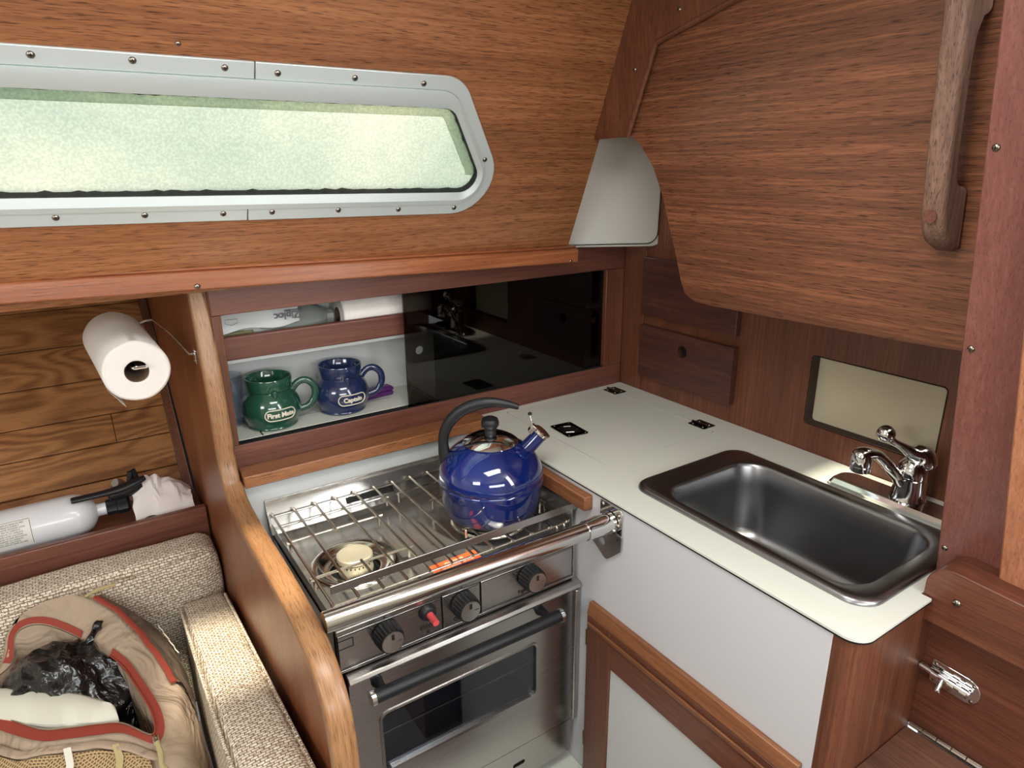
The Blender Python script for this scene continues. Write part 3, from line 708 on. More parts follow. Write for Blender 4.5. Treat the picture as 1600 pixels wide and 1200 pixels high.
sp = MB().tube(spline([fp(0.004, 0.026), fp(0.020, 0.050), fp(0.045, 0.0775), fp(0.068, 0.100), fp(0.084, 0.107), fp(0.104, 0.106), fp(0.110, 0.100)], 5), [0.016] * 6 + [0.0135] * 6 + [0.012] * 8 + [0.013, 0.0135, 0.0145, 0.0155, 0.016, 0.0165, 0.0165, 0.0165, 0.0165, 0.016, 0.0150], 16, flat=0.85)
sp.build('spout', CHROME, fc, ang=60)
MB().lathe([(0.0165, 0.108), (0.0185, 0.101), (0.0185, 0.087), (0.0175, 0.086), (0.0175, 0.0845), (0.0185, 0.0835), (0.0185, 0.0745), (0.0160, 0.072)], fp(0.102, 0), seg=28).build('aerator', CHROME, fc)
MB().tube(spline([fp(-0.018, 0.080), fp(-0.010, 0.101), fp(0.008, 0.108), fp(0.028, 0.120), fp(0.046, 0.130), fp(0.058, 0.140)], 5), [0.024, 0.026, 0.027, 0.027, 0.026, 0.025, 0.0235, 0.0215, 0.0195, 0.0175, 0.0155, 0.0135, 0.0118, 0.0105, 0.0095, 0.0088, 0.0082, 0.0078, 0.0076, 0.0076, 0.0076, 0.0078, 0.008, 0.008, 0.008, 0.008], 18, flat=0.9).build('lever', CHROME, fc, ang=60)
MB().lathe([(0.0, -0.0165)] + [(0.0165 * math.cos(a), 0.0165 * math.sin(a)) for a in [(-80 + 160 * k / 12) * PI / 180 for k in range(13)]] + [(0.0, 0.0165)], fp(0.064, 0.147), seg=24, cap0=False, cap1=False).build('knob', CHROME, fc)

# ================================================================== DRAWERS in the recessed bulkhead
def drawer(z0, z1, label, hole):
    t = thing('drawer', (-0.01, -0.25, z0), label, 'drawer', 'drawers in the recessed bulkhead')
    hs = [circ((-0.25, 0.152), 0.0165, 20)] if hole else []
    MB().prism(YZ, [(-0.4135, z0), (-0.091, z0), (-0.091, z1), (-0.4135, z1)], 0.004, 0.020, hs).build('front', MAHD, t, bev=0.0 if hole else 0.002)
    if hole:
        MB().prism(YZ, circ((-0.25, 0.152), 0.019, 20), 0.0005, 0.003).build('finger_hole', BLACK, t, smooth=False)
    return t
drawer(0.052, 0.198, 'dark wooden drawer with a round finger hole above the countertop', True)
drawer(0.226, 0.385, 'dark wooden drawer half hidden behind the overhanging bulkhead', False)

# ================================================================== SINK CABINET
gb = thing('sink_cabinet', (-0.4, -0.6, -1.12), 'white laminate sink cabinet with mahogany corner post and framed door', 'cabinet')
MB().box(-0.523, -0.505, -1.018, -0.001, -1.12, -0.0068).build('front_panel', LAMF, gb, smooth=False)
MB().prism(XY, rpoly([(-0.523, -1.0185), (-0.523, -1.0525), (-0.470, -1.0525), (-0.470, -1.0185)], [0, 0.026, 0, 0], 8), -1.12, -0.0068).build('corner_post', MAHZ, gb)
MB().box(-0.4695, -0.302, -1.0522, -1.035, -1.12, -0.0068).build('end_panel', MAHZ, gb)
MB().box(-0.5455, -0.5235, -0.4935, -0.045, -0.046, -0.0145).build('batten', BATT, gb, bev=0.002, label='short teak batten beside the stove')
# door with its frame
dr = MB()
dr.box(-0.537, -0.5235, -1.004, -0.5055, -0.285, -0.2575)
MB().hexa([V(p) for p in ((-0.541, -1.004, -0.285), (-0.5235, -1.004, -0.285), (-0.5235, -0.5055, -0.285), (-0.541, -0.5055, -0.285), (-0.534, -1.004, -0.2575), (-0.5235, -1.004, -0.2575), (-0.5235, -0.5055, -0.2575), (-0.534, -0.5055, -0.2575))]).build('opening_trim', BATT, gb, bev=0.001)
dd = MB().box(-0.5405, -0.5240, -0.578, -0.5065, -1.0, -0.2865).build('door_stile', MAHZ, gb, bev=0.0015)
MB().box(-0.5405, -0.5240, -1.0, -0.5785, -0.375, -0.2865).build('door_rail', MAHY, gb, bev=0.0015)
MB().box(-0.545, -0.5406, -0.998, -0.512, -0.3095, -0.300).build('door_lip', BATT, gb, bev=0.001)
MB().box(-0.5335, -0.5245, -1.0, -0.579, -1.0, -0.3755).build('door_panel', WHITEP, gb)
for z in (-0.345, -0.62): MB().box(-0.5412, -0.5236, -0.5062, -0.5035, z - 0.02, z + 0.02).build('hinge', WIRE, gb)

# ================================================================== BARREL BOLT
bb = thing('barrel_bolt', (-0.30, -1.09, -0.16), 'chrome barrel bolt on the panel beside the sink cabinet', 'bolt')
MB().prism(YZ, rpoly([(-1.138, -0.168), (-1.067, -0.162), (-1.067, -0.121), (-1.138, -0.124)], [0.02, 0.003, 0.003, 0.02], 6), 0.3003, 0.3028).build('base_plate', CHROME, bb, bev=0.0008)
MB().tube([(-0.309, -1.0535, -0.139), (-0.309, -1.127, -0.1445)], 0.0058, 14).build('rod', CHROME, bb)
for y0, y1 in ((-1.072, -1.082), (-1.096, -1.106), (-1.114, -1.124)):
    MB().tube([(-0.309, y0, -0.1405 + (y0 + 1.054) * 0.06), (-0.309, y1, -0.1405 + (y1 + 1.054) * 0.06)], 0.0085, 14).build('sleeve', CHROME, bb)
MB().tube([(-0.312, -1.089, -0.143), (-0.324, -1.089, -0.153), (-0.327, -1.089, -0.157)], [0.0035, 0.0035, 0.006], 12).build('knob', CHROME, bb)
for p in ((-1.073, -0.128), (-1.073, -0.157), (-1.128, -0.132), (-1.128, -0.159)): screw(bb, (-0.3028, p[0], p[1]), (-1, 0, 0), 0.003)

# ================================================================== GRAB RAIL on the upper bulkhead
HR = frame(BLK(-0.957, 0, 0), (-1, 0, -0.12), (-0.12, 0, 1), (0, -1, 0))
gr = thing('grab_rail', BLK(-0.957, 0.52, 0.03), 'weathered teak grab rail screwed upright on the bulkhead', 'handrail')
K = 1.0072
prof = [(0.0, 0.503 * K), (0.018, 0.507 * K), (0.045, 0.523 * K), (0.058, 0.540 * K), (0.064, 0.565 * K), (0.066, 0.62 * K), (0.066, 0.93), (0.036, 0.93), (0.0005, 0.842), (0.0005, 0.812), (0.018, 0.803 * K), (0.031, 0.782 * K), (0.036, 0.75 * K), (0.037, 0.63 * K), (0.033, 0.608 * K), (0.022, 0.597 * K), (0.0005, 0.595 * K)]
prof[0] = (0.0005, 0.503 * K)
P_ = [prof[0]] + prof[1:]
cs = rpoly([(max(0.0006, a), c) for a, c in P_], 0.0, 1)
MB().prism(HR, cs, -0.0165, 0.0165).build('rail', RAILZ, gr, bev=0.0095, seg=4, ang=60)
MB().tube([HR(0.0655, 0.567, 0.0), HR(0.0668, 0.567, 0.0)], 0.009, 16).build('wood_plug', MAHX, gr)

# ================================================================== SEA RAIL in front of the stove
sr = thing('stove_guard_rail', (-0.8, -0.553, -0.06), 'polished steel guard rail across the front of the stove', 'rail')
MB().tube([(-1.1035, -0.545, -0.040), (-0.575, -0.552, -0.047)], 0.0172, 24).build('tube', TUBE, sr)
MB().tube([(-0.592, -0.5515, -0.0468), (-0.586, -0.5515, -0.0468), (-0.585, -0.552, -0.047), (-0.560, -0.552, -0.047), (-0.5285, -0.552, -0.047)], [0.0195, 0.0200, 0.0192, 0.0215, 0.0225], 24).build('socket', CHROME, sr, ang=25)
MB().prism(YZ, rpoly([(-0.585, -0.092), (-0.520, -0.092), (-0.520, -0.010), (-0.585, -0.010)], [0.010, 0.003, 0.003, 0.012], 4), 0.5232, 0.5268).build('flange', CHROME, sr, bev=0.0007)
ear = rpoly([(-0.588, -0.066), (-0.528, -0.066), (-0.497, -0.085), (-0.500, -0.108), (-0.546, -0.136), (-0.586, -0.098)], [0.0, 0, 0.006, 0.008, 0.01, 0.004], 4)
MB().prism(YZ, ear, 0.5270, 0.5295, [circ((-0.530, -0.099), 0.0105, 20)]).build('padlock_ear', STEEL, sr, smooth=False)
for y, z in ((-0.527, -0.017), (-0.574, -0.025), (-0.577, -0.075), (-0.5735, -0.047)): screw(sr, (-0.527, y, z), (-1, 0, 0), 0.0052)

# ================================================================== STOVE
st = thing('gimballed_stove', (-0.8, -0.24, -0.70), 'stainless marine gas stove with oven between the partition and the sink cabinet', 'stove')
SX0, SX1, SY = -1.062, -0.5365, -0.455
# oven shell (open at the window)
sh = MB()
sh.box(SX0, SX1, -0.075, -0.065, -0.70, -0.145); sh.box(SX0, SX0 + 0.004, -0.447, -0.076, -0.70, -0.145); sh.box(SX1 - 0.004, SX1, -0.447, -0.076, -0.70, -0.145)
sh.box(SX0 + .005, SX1 - .005, -0.44, -0.077, -0.70, -0.69)
sh.build('shell', STEEL, st)
ov = MB()
ov.box(-1.03, -0.60, -0.10, -0.095, -0.55, -0.25); ov.box(-1.03, -1.026, -0.44, -0.101, -0.55, -0.25); ov.box(-0.604, -0.60, -0.44, -0.101, -0.55, -0.25)
ov.box(-1.025, -0.605, -0.44, -0.101, -0.55, -0.545); ov.box(-1.025, -0.605, -0.44, -0.101, -0.255, -0.25)
ov.build('oven_cavity', mat('oven_liner', (120, 126, 134), 0.35, metal=0.5), st)
rk = []
for y in (-0.42, -0.30, -0.18): rk.append(MB().tube([(-1.02, y, -0.43), (-0.61, y, -0.43)], 0.003, 8).build('oven_rack_rod', WIRE, st))
for z in (-0.47, -0.40): MB().tube([(-0.609, -0.43, z), (-0.609, -0.11, z)], 0.003, 8).build('rack_guide', WIRE, st)
# control panel
MB().box(SX0, SX1, -0.452, -0.440, -0.2235, -0.134).build('panel_backing', BLACK, st)
fr = MB()
for a in ((SX0, SX1, -0.457, -0.4525, -0.1440, -0.1345), (SX0, SX1, -0.457, -0.4525, -0.2230, -0.2170), (SX1 - 0.006, SX1, -0.457, -0.4525, -0.2169, -0.1441)):
    fr.box(*a)
fr.build('panel_frame', STEEL, st, bev=0.0008)
plates = [(-1.060, -0.8595), (-0.8555, -0.7745), (-0.7705, -0.5445)]
for x0, x1 in plates: MB().box(x0, x1, -0.4565, -0.4525, -0.2155, -0.1457).build('control_plate', STEEL, st, bev=0.0006)
for x0, x1 in plates:
    for a in ((x0 + .0025, x1 - .0025, -0.1485, -0.1478), (x0 + .0025, x1 - .0025, -0.2134, -0.2127)): MB().box(a[0], a[1], -0.4570, -0.4566, a[2], a[3]).build('printed_border', INK, st, smooth=False)
def knob(x, z, px):
    k = MB().lathe([(0.0235, 0.0), (0.0255, 0.002), (0.0255, 0.006), (0.0240, 0.030), (0.0225, 0.033), (0.0, 0.033)], (x, -0.4575, z), (0, -1, 0), 72, flute=lambda a, q: 1 + (0.035 * (1 if math.cos(24 * a) > 0 else -1) if 2 <= q <= 3 else 0), cap1=False).build('control_knob', BLACKP, st, ang=25)
    MB().lathe([(0.0205, 0.0332), (0.0205, 0.0342), (0.0, 0.0346)], (x, -0.4575, z), (0, -1, 0), 40, cap1=False).build('knob_face', mat('knob_face_metal', (214, 212, 208), 0.28, metal=1.0), k)
    MB().box(x - 0.0024, x + 0.0024, -0.4932, -0.4924, z + 0.006, z + 0.0165).build('pointer_mark', INK, k)
    MB().box(x + 0.009, x + 0.018, -0.4930, -0.4924, z - 0.0006, z + 0.0006).build('pointer_mark', GREYINK, k)
    return k
for x, z in ((-0.973, -0.1715), (-0.815, -0.1735), (-0.660, -0.1705)): knob(x, z, 0)
pb = MB().lathe([(0.017, 0.0), (0.017, 0.004), (0.0135, 0.010), (0.0115, 0.011)], (-0.889, -0.4575, -0.164), (0, -1, 0), 28).build('pilot_bezel', BLACKP, st)
MB().tube([(-0.889, -0.4685, -0.164), (-0.889, -0.494, -0.166)], [0.0068, 0.0062], 20).build('pilot_button', RED, pb, ang=30)
PFt = frame((0, -0.4566, 0), (1, 0, 0), (0, 0, 1), (0, -1, 0))
def at(F, x, z): return lambda a, b, c=0.0: F(x + a, z + b, c)
text('Pilot', at(PFt, -0.889, -0.1955), 0.015, INK, st, narrow=1.15)
text('Oven', at(PFt, -0.822, -0.2055), 0.011, INK, st)
text('Right', at(PFt, -0.673, -0.2045), 0.011, INK, st)
MB().lathe([(0.0022, 0), (0.0034, 0.0004), (0.0012, 0.0006)], (-0.889, -0.4566, -0.2085), (0, -1, 0), 12).build('flame_mark', INK, st)
for x in (-0.973, -0.815): MB().lathe([(0.0018, 0), (0.0018, 0.0006)], (x, -0.4571, -0.1405), (0, -1, 0), 12).build('index_dot', INK, st)
bx = MB()
for a in ((-1.06, -1.0325, -0.1565, -0.155), (-1.034, -1.0325, -0.172, -0.1566), (-1.06, -1.0325, -0.1736, -0.1721)): bx.box(a[0], a[1], -0.4571, -0.4566, a[2], a[3])
bx.build('printed_box', INK, st, smooth=False)
# oven door
DZ0, DZ1 = -0.602, -0.243
gl = rrect(-0.997, -0.638, -0.482, -0.343, 0.016, 6)
od = MB().prism(XZ, [(-1.050, DZ0), (-0.534, DZ0), (-0.534, DZ1), (-1.050, DZ1)], 0.447, 0.4605, [gl]).build('oven_door', STEEL, st, smooth=False)
MB().hexa([V(p) for p in ((-1.052, -0.472, -0.2425), (-0.528, -0.472, -0.2425), (-0.528, -0.447, -0.2425), (-1.052, -0.447, -0.2425), (-1.052, -0.468, -0.2345), (-0.528, -0.468, -0.2345), (-0.528, -0.447, -0.2275), (-1.052, -0.447, -0.2275))]).build('door_top_lip', STEEL, od, bev=0.0015)
MB().box(-1.052, -0.528, -0.466, -0.4608, -0.2495, -0.2435).build('door_lip_bead', STEEL, od, bev=0.0015)
MB().box(-0.540, -0.528, -0.468, -0.4608, DZ0, -0.2505).build('door_side_bead', STEEL, od, bev=0.003)
MB().box(-0.535, -0.524, -0.459, -0.447, DZ0 - .004, -0.2427).build('door_side_return', BLACK, od)
wo = inset(rrect(-0.997, -0.638, -0.482, -0.343, 0.016, 6), -0.003); wi = inset(rrect(-0.997, -0.638, -0.482, -0.343, 0.016, 6), 0.003)
rg = [[XZ(*p, 0.4602), XZ(*p, 0.4625), XZ(*q, 0.4615), XZ(*q, 0.452), XZ(*p, 0.452)] for p, q in zip(wo, wi)]; rg.append(rg[0])
MB().loft(rg, False, False).build('window_bead', STEEL, od)
MB().prism(XZ, inset(gl, 0.0032), 0.4525, 0.4555).build('window_glass', OVENG, od, smooth=False)
MB().tube([(-1.020, -0.498, -0.2625), (-0.607, -0.498, -0.2665)], 0.0128, 20).build('handle_grip', BLACKM, od)
for x in (-1.0215, -0.6055):
    MB().tube([(x - 0.004, -0.498, -0.2625 - (x + 1.02) * .01), (x + 0.004, -0.498, -0.2625 - (x + 1.02) * .01)], 0.0142, 20).build('handle_end_cap', CHROME, od, ang=30)
for x in (-0.998, -0.632): MB().tube([(x, -0.4612, -0.2655), (x, -0.472, -0.264), (x, -0.492, -0.264)], [0.0115, 0.009, 0.008], 16).build('handle_post', BLACKP, od)
# lower drawer front
MB().prism(XZ, [(-1.05, -0.70), (-0.536, -0.70), (-0.536, -0.609), (-1.05, -0.609)], 0.440, 0.456, [rrect(-0.700, -0.668, -0.661, -0.650, 0.005, 4)]).build('lower_panel', STEEL, st, smooth=False)
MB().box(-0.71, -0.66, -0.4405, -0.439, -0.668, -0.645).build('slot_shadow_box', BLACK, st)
# cooktop with two pressed burner wells
ctp = MB()
BUR = [(-0.957, -0.278), (-0.640, -0.278)]
wells = [circ(c, 0.088, 40) for c in BUR]
ctp.prism(XY, [(SX0, -0.452), (SX1, -0.452), (SX1, -0.070), (SX0, -0.070)], -0.134, -0.132, wells)
for c in BUR:
    prof = [(0.088, -0.132), (0.0868, -0.1275), (0.083, -0.1245), (0.078, -0.1245), (0.072, -0.1285), (0.064, -0.1365), (0.058, -0.1375), (0.052, -0.1370), (0.0495, -0.1385), (0.048, -0.145)]
    MB().lathe([(r, z) for r, z in prof], (c[0], c[1], 0), seg=56, cap0=False, cap1=False).build('burner_dish', mat('dish_steel', (200, 197, 188), 0.14, metal=1.0), st, ang=60)
ctp.build('cooktop', STEELC, st, ang=35, fix=True)
for c in BUR: MB().lathe([(0.06, -0.150), (0.06, -0.149), (0.0, -0.149)], (c[0], c[1], 0), seg=24, cap1=False).build('well_floor', BLACK, st)
for c in BUR:
    bn = MB().lathe([(0.034, -0.1485), (0.036, -0.140), (0.034, -0.134), (0.033, -0.121), (0.031, -0.1195)], (c[0], c[1], 0), seg=40).build('burner', ALUMB, st)
    MB().lathe([(0.0345, -0.1192), (0.036, -0.117), (0.0355, -0.110), (0.033, -0.1075), (0.026, -0.107), (0.022, -0.1082), (0.0, -0.1086)], (c[0], c[1], 0), seg=40, cap1=False).build('burner_cap', ALUMB, bn)
    for k in range(26):
        a = 2 * PI * k / 26
        MB().tube([(c[0] + 0.0325 * math.cos(a), c[1] + 0.0325 * math.sin(a), -0.1245), (c[0] + 0.0342 * math.cos(a), c[1] + 0.0342 * math.sin(a), -0.1245)], 0.0017, 6).build('flame_port', BLACK, bn, smooth=False)
# raised back and sides of the tray
MB().prism(YZ, [(-0.0745, -0.132), (-0.070, -0.132), (-0.036, -0.078), (-0.036, -0.064), (-0.0395, -0.064), (-0.0395, -0.077)], 0.541, 1.066).build('back_splash', STEELC, st, bev=0.0006)
MB().fbox(frame((0, -0.0745, -0.132), (1, 0, 0), (0, 0.034, 0.054), (0, -0.054, 0.034)), -0.892, -0.775, 0.022, 0.036, 0.0, 0.0012).build('vent_slot', BLACK, st)
MB().prism(frame((0, 0, 0), (0, 1, 0), (0, 0, 1), (-1, 0, 0)), [(-0.447, -0.131), (-0.0755, -0.131), (-0.042, -0.066), (-0.445, -0.050)], 0.5368, 0.5385).build('side_plate', STEELC, st, smooth=False)
MB().prism(YZ, [(-0.447, -0.131), (-0.0755, -0.131), (-0.060, -0.112), (-0.445, -0.112)], 1.0605, 1.062).build('side_plate', STEELC, st, smooth=False)
MB().box(-1.0605, -0.5268, -0.4485, -0.4465, -0.0645, -0.0480).build('fiddle_strip', STEEL, st, bev=0.0006)
# wire grate
gt = MB(); gt.tube([(-1.0585, -0.062, -0.0945), (-0.5425, -0.062, -0.0945)], 0.0024, 8)
grate = gt.build('grate', WIRE, st)
GZ = -0.0898
for k in range(12):
    x = -1.0575 + k * 0.0466
    gap = BUR[0] if k == 2 else (BUR[1] if k == 9 else None)
    segs = [(-0.058, -0.443)] if not gap else [(-0.058, gap[1] + 0.078), (gap[1] - 0.058, -0.443)]
    for y0, y1 in segs: MB().tube([(x, y0, GZ), (x, y1, GZ)], 0.0029, 8).build('wire', WIRE, grate)
for y in (-0.113,): 
    for x0, x1 in ((-1.056, -0.815), (-0.785, -0.545)):
        MB().tube(spline([(x0, y, -0.0945), (x0 + 0.1, y, -0.0945), (x1 - 0.006, y, -0.0945), (x1, y, -0.099), (x1, y, -0.118)] if x1 < -0.7 else [(x0, y, -0.118), (x0, y, -0.099), (x0 + 0.006, y, -0.0945), (x1 - 0.1, y, -0.0945), (x1, y, -0.0945)], 4), 0.0028, 8).build('cross_wire', WIRE, grate)
for y in (-0.186, -0.338):
    for x0, x1 in ((-1.056, -0.865), (-0.735, -0.545)):
        MB().tube(spline([(x0, y, -0.118), (x0, y, -0.099), (x0 + 0.006, y, -0.0945), (x1 - 0.006, y, -0.0945), (x1, y, -0.099), (x1, y, -0.118)], 4), 0.0028, 8).build('cross_wire', WIRE, grate)
MB().tube([(-1.0585, -0.4385, -0.0945), (-0.5425, -0.4385, -0.0945)], 0.0024, 8).build('cross_wire', WIRE, grate)
for x in (-1.045, -0.575, -0.556): MB().tube([(x, -0.4385, -0.0945), (x, -0.4420, -0.0975), (x, -0.4420, -0.1315)], 0.0024, 8).build('grate_leg', WIRE, grate)
for k in range(12): MB().lathe([(0.0034, -0.0935), (0.0034, -0.0905), (0.0, -0.0900)], (-1.0575 + k * 0.0466, -0.4385, 0), seg=8, cap1=False).build('weld', WIRE, grate)
# orange caution label on the cooktop
ol = MB().prism(XY, [(-0.842, -0.409), (-0.735, -0.403), (-0.735, -0.368), (-0.842, -0.372)], -0.1318, -0.1314).build('caution_label', ORANGE, st, smooth=False)
LF = frame((-0.7885, -0.388, -0.1314), (1, 0.04, 0), (0, 1, 0), (0, 0, 1))
text('WARNING', at(LF, 0, 0.008), 0.009, LETTER, ol, ext=0.0001)
text('USE PROPER VENTILATION', at(LF, 0, 0.0), 0.0058, LETTER, ol, ext=0.0001)
text('TURN OFF GAS WHEN NOT IN USE', at(LF, 0, -0.008), 0.0048, LETTER, ol, ext=0.0001)

# ================================================================== KETTLE
KX, KY, KZ = -0.656, -0.314, -0.0862
kt = thing('tea_kettle', (KX, KY, KZ), 'shiny blue enamel whistling kettle on the right burner', 'kettle')
KU = V((0.832, -0.555, 0)).normalized()
def kp(u, z, w=0.0): return V((KX, KY, 0)) + KU * u + V((0, 0, z)) + V((0.555, 0.832, 0)) * w
prof = [(0.0, KZ), (0.088, KZ), (0.097, KZ + 0.003), (0.1015, KZ + 0.010), (0.106, KZ + 0.035), (0.110, KZ + 0.062), (0.1115, KZ + 0.072), (0.1120, KZ + 0.077), (0.1102, KZ + 0.0795), (0.1102, KZ + 0.0815), (0.1118, KZ + 0.084)]
for k in range(1, 15):
    a = k / 14 * 62 * PI / 180
    prof.append((0.1118 - (0.1118 - 0.0565) * (1 - math.cos(a)) / (1 - math.cos(62 * PI / 180)), KZ + 0.084 + 0.0745 * math.sin(a) / math.sin(62 * PI / 180)))
prof += [(0.054, KZ + 0.160)]
MB().lathe(prof, (KX, KY, 0), seg=64, cap0=False).build('body', BLUEN, kt, ang=40)
ld = MB().lathe([(0.0585, KZ + 0.1595), (0.0592, KZ + 0.1615), (0.0575, KZ + 0.1632), (0.050, KZ + 0.168), (0.034, KZ + 0.1755), (0.014, KZ + 0.179), (0.0, KZ + 0.1795)], (KX, KY, 0), seg=56, cap1=False).build('lid', CHROME, kt)
kz = KZ + 0.179
MB().lathe([(0.013, kz), (0.0125, kz + 0.004), (0.0115, kz + 0.008), (0.0145, kz + 0.012), (0.0185, kz + 0.018), (0.0190, kz + 0.025), (0.0165, kz + 0.032), (0.010, kz + 0.0355), (0.0, kz + 0.0365)], (KX, KY, 0), seg=36, cap1=False).build('lid_knob', BLACKP, ld)
hpts = spline([kp(-0.092, 0.002), kp(-0.0945, 0.025), kp(-0.0985, 0.055), kp(-0.098, 0.085), kp(-0.087, 0.114), kp(-0.064, 0.139), kp(-0.035, 0.154), kp(0.0, 0.1605), (kp(0.032, 0.1575)), kp(0.060, 0.150)], 5)
hn = len(hpts)
MB().tube(hpts, [0.0175 - 0.0065 * min(1, k / 12) + (0.0015 * math.sin(PI * min(1, max(0, (k - 14) / 24)))) - (0.005 * max(0, (k - 34) / 11)) for k in range(hn)], 14, flat=0.8, up=(0.555, 0.832, 0.0)).build('handle', BLACKP, kt, ang=60)
sp0, sp1 = kp(0.068, 0.048), kp(0.1045, 0.0885)
sd = (sp1 - sp0).normalized()
spm = MB().tube([sp0 - sd * 0.012, sp0 + sd * 0.004, sp0 + sd * 0.012, sp1], [0.0235, 0.0195, 0.0170, 0.0160], 24).build('spout', BLUEN, kt, ang=50)
MB().tube([sp1, sp1 + sd * 0.002, sp1 + sd * 0.008, sp1 + sd * 0.010], [0.0185, 0.0200, 0.0200, 0.0180], 24).build('whistle_cap', CHROME, spm, ang=30)
kn = sd.cross(V((0.555, 0.832, 0))).normalized()
if kn.x > 0: kn = -kn
pv = sp1 + kn * 0.016
MB().fbox(frame(pv, V((0.555, 0.832, 0)), sd, kn), -0.0085, 0.0085, -0.010, 0.008, 0.0, 0.010).build('flip_hinge', CHROME, spm, bev=0.001)
tip = kp(0.083, 0.134)
MB().loft([[pv + kn * 0.008 + V((0.555, 0.832, 0)) * w + sd * h for w, h in ((-0.0105, -0.004), (0.0105, -0.004), (0.0105, 0.006), (-0.0105, 0.006))], [tip + V((0.555, 0.832, 0)) * w + V((0, 0, h)) for w, h in ((-0.005, -0.004), (0.005, -0.004), (0.005, 0.001), (-0.005, 0.001))]]).build('flip_lever', CHROME, spm, bev=0.0006)
MB().lathe([(0.0, -0.0045), (0.004, -0.002), (0.0045, 0.0), (0.004, 0.002), (0.0, 0.0045)], tip + V((0, 0, 0.001)), seg=14, cap0=False, cap1=False).build('lever_ball', BLACKP, spm)

# ================================================================== LOCKER CONTENTS
def mug(x, y, m, words, label, rot, size):
    z0 = 0.0622
    t = thing('mug', (x, y, z0), label, 'mug', 'wide-based mugs in the locker')
    K_ = 1.08
    pr = [(r_ * K_, h_ * K_) for r_, h_ in [(0.0, 0.002), (0.047, 0.0), (0.050, 0.001), (0.0515, 0.004), (0.050, 0.007), (0.053, 0.014), (0.0580, 0.024), (0.0605, 0.036), (0.0600, 0.048), (0.0565, 0.060), (0.051, 0.069), (0.0455, 0.075), (0.0435, 0.0785), (0.0455, 0.0805), (0.0465, 0.083), (0.0470, 0.095), (0.0478, 0.104), (0.0470, 0.1065), (0.0445, 0.1065), (0.0428, 0.104), (0.0415, 0.085), (0.040, 0.076), (0.048, 0.066), (0.056, 0.045), (0.052, 0.018), (0.0, 0.010)]]
    MB().lathe(pr, (x, y, z0), seg=56, cap0=False, cap1=False).build('body', m, t, ang=50)
    hd = V((math.cos(rot + PI / 2 - 0.1), math.sin(rot + PI / 2 - 0.1), 0))
    c = V((x, y, z0))
    MB().tube(spline([c + hd * 0.0497 + V((0, 0, 0.0767)), c + hd * 0.0648 + V((0, 0, 0.0918)), c + hd * 0.0842 + V((0, 0, 0.0929)), c + hd * 0.0994 + V((0, 0, 0.0767)), c + hd * 0.0994 + V((0, 0, 0.0518)), c + hd * 0.0842 + V((0, 0, 0.0324)), c + hd * 0.0626 + V((0, 0, 0.0259))], 5), 0.0062, 12, flat=1.35).build('handle', m, t, ang=60)
    nd = V((math.cos(rot), math.sin(rot), 0))
    MB().tube([c + nd * 0.0491 + V((0, 0, 0.0886)), c + nd * 0.0529 + V((0, 0, 0.0805)), c + nd * 0.0545 + V((0, 0, 0.0745))], [0.008, 0.006, 0.002], 12).build('drip_spout', m, t, ang=60)
    def R(z):
        zz = z - z0
        for (r0, h0), (r1, h1) in zip(pr[3:14], pr[4:14]):
            if h0 <= zz <= h1: return r0 + (r1 - r0) * (zz - h0) / (h1 - h0)
        return 0.05
    def wrap(a, b, d=0.0):
        z = z0 + 0.040 + b; r = R(z) + 0.0004 + d; an = rot + 0.10 + a / 0.066
        return V((x + r * math.cos(an), y + r * math.sin(an), z))
    text(words, wrap, size, LETTER, t, name='lettering', ext=0.0006, bold=0.0006)
    pill = rrect(-0.035, 0.035, -0.0125, 0.0125, 0.0122, 8)
    MB().tube([wrap(a, b, 0.0006) for a, b in [q.to_tuple()[:2] for q in [V(p + (0,)).lerp(V(pn + (0,)), f) for p, pn in zip(pill, pill[1:] + pill[:1]) for f in ((0, .25, .5, .75) if (V(p) - V(pn)).length > .01 else (0,))]]], 0.0013, 6, closed=True).build('oval_border', LETTER, t)
    return t
mug(-0.998, 0.0855, GREENG, 'First Mate', 'green glazed mug with handle, lettered First Mate, in the open locker', -PI / 2 - 0.03, 0.0150)
mug(-0.829, 0.0905, NAVYG, 'Captain', 'navy glazed mug with handle, lettered Captain, in the open locker', -PI / 2 - 0.03, 0.0150)
tb = thing('glass_tumbler', (-1.0745, 0.136, 0.0622), 'clear swirled glass tumbler beside the green mug', 'glass')
b = MB(); rings = []
for k in range(13):
    h = k / 12 * 0.118; r = 0.0245 + 0.0065 * (k / 12)
    rings.append([V((-1.0745 + r * (1 + 0.075 * math.cos(9 * a + k * 0.35) * (0 if k > 10 else 1)) * math.cos(a), 0.136 + r * (1 + 0.075 * math.cos(9 * a + k * 0.35) * (0 if k > 10 else 1)) * math.sin(a), 0.0624 + h)) for a in [2 * PI * q / 54 for q in range(54)]])
for k in range(12, -1, -2):
    h = max(0.006, k / 12 * 0.118 - 0.0005); r = 0.0228 + 0.0065 * (k / 12)
    rings.append([V((-1.0745 + r * math.cos(a), 0.136 + r * math.sin(a), 0.0624 + h)) for a in [2 * PI * q / 54 for q in range(54)]])
GL = mat('tumbler_glass', (236, 238, 244), 0.03, trans=1.0, ior=1.45)
b.loft(rings, True, True).build('wall', CLEARG, tb, ang=60)
clp = thing('bag_clip', (-0.752, 0.120, 0.0622), 'purple plastic bag clip behind the navy mug', 'clip')
CF = frame((-0.752, 0.120, 0.0625), (1, 0.10, 0), (0, 0, 1), (0.10, -1, 0))
MB().prism(CF, rpoly([(-0.07, 0.0), (0.066, 0.0), (0.070, 0.006), (0.066, 0.0115), (-0.07, 0.0115)], [0.004, 0.003, 0.002, 0.003, 0.004], 4), -0.010, 0.010).build('lower_jaw', PURPLE, clp, bev=0.002)
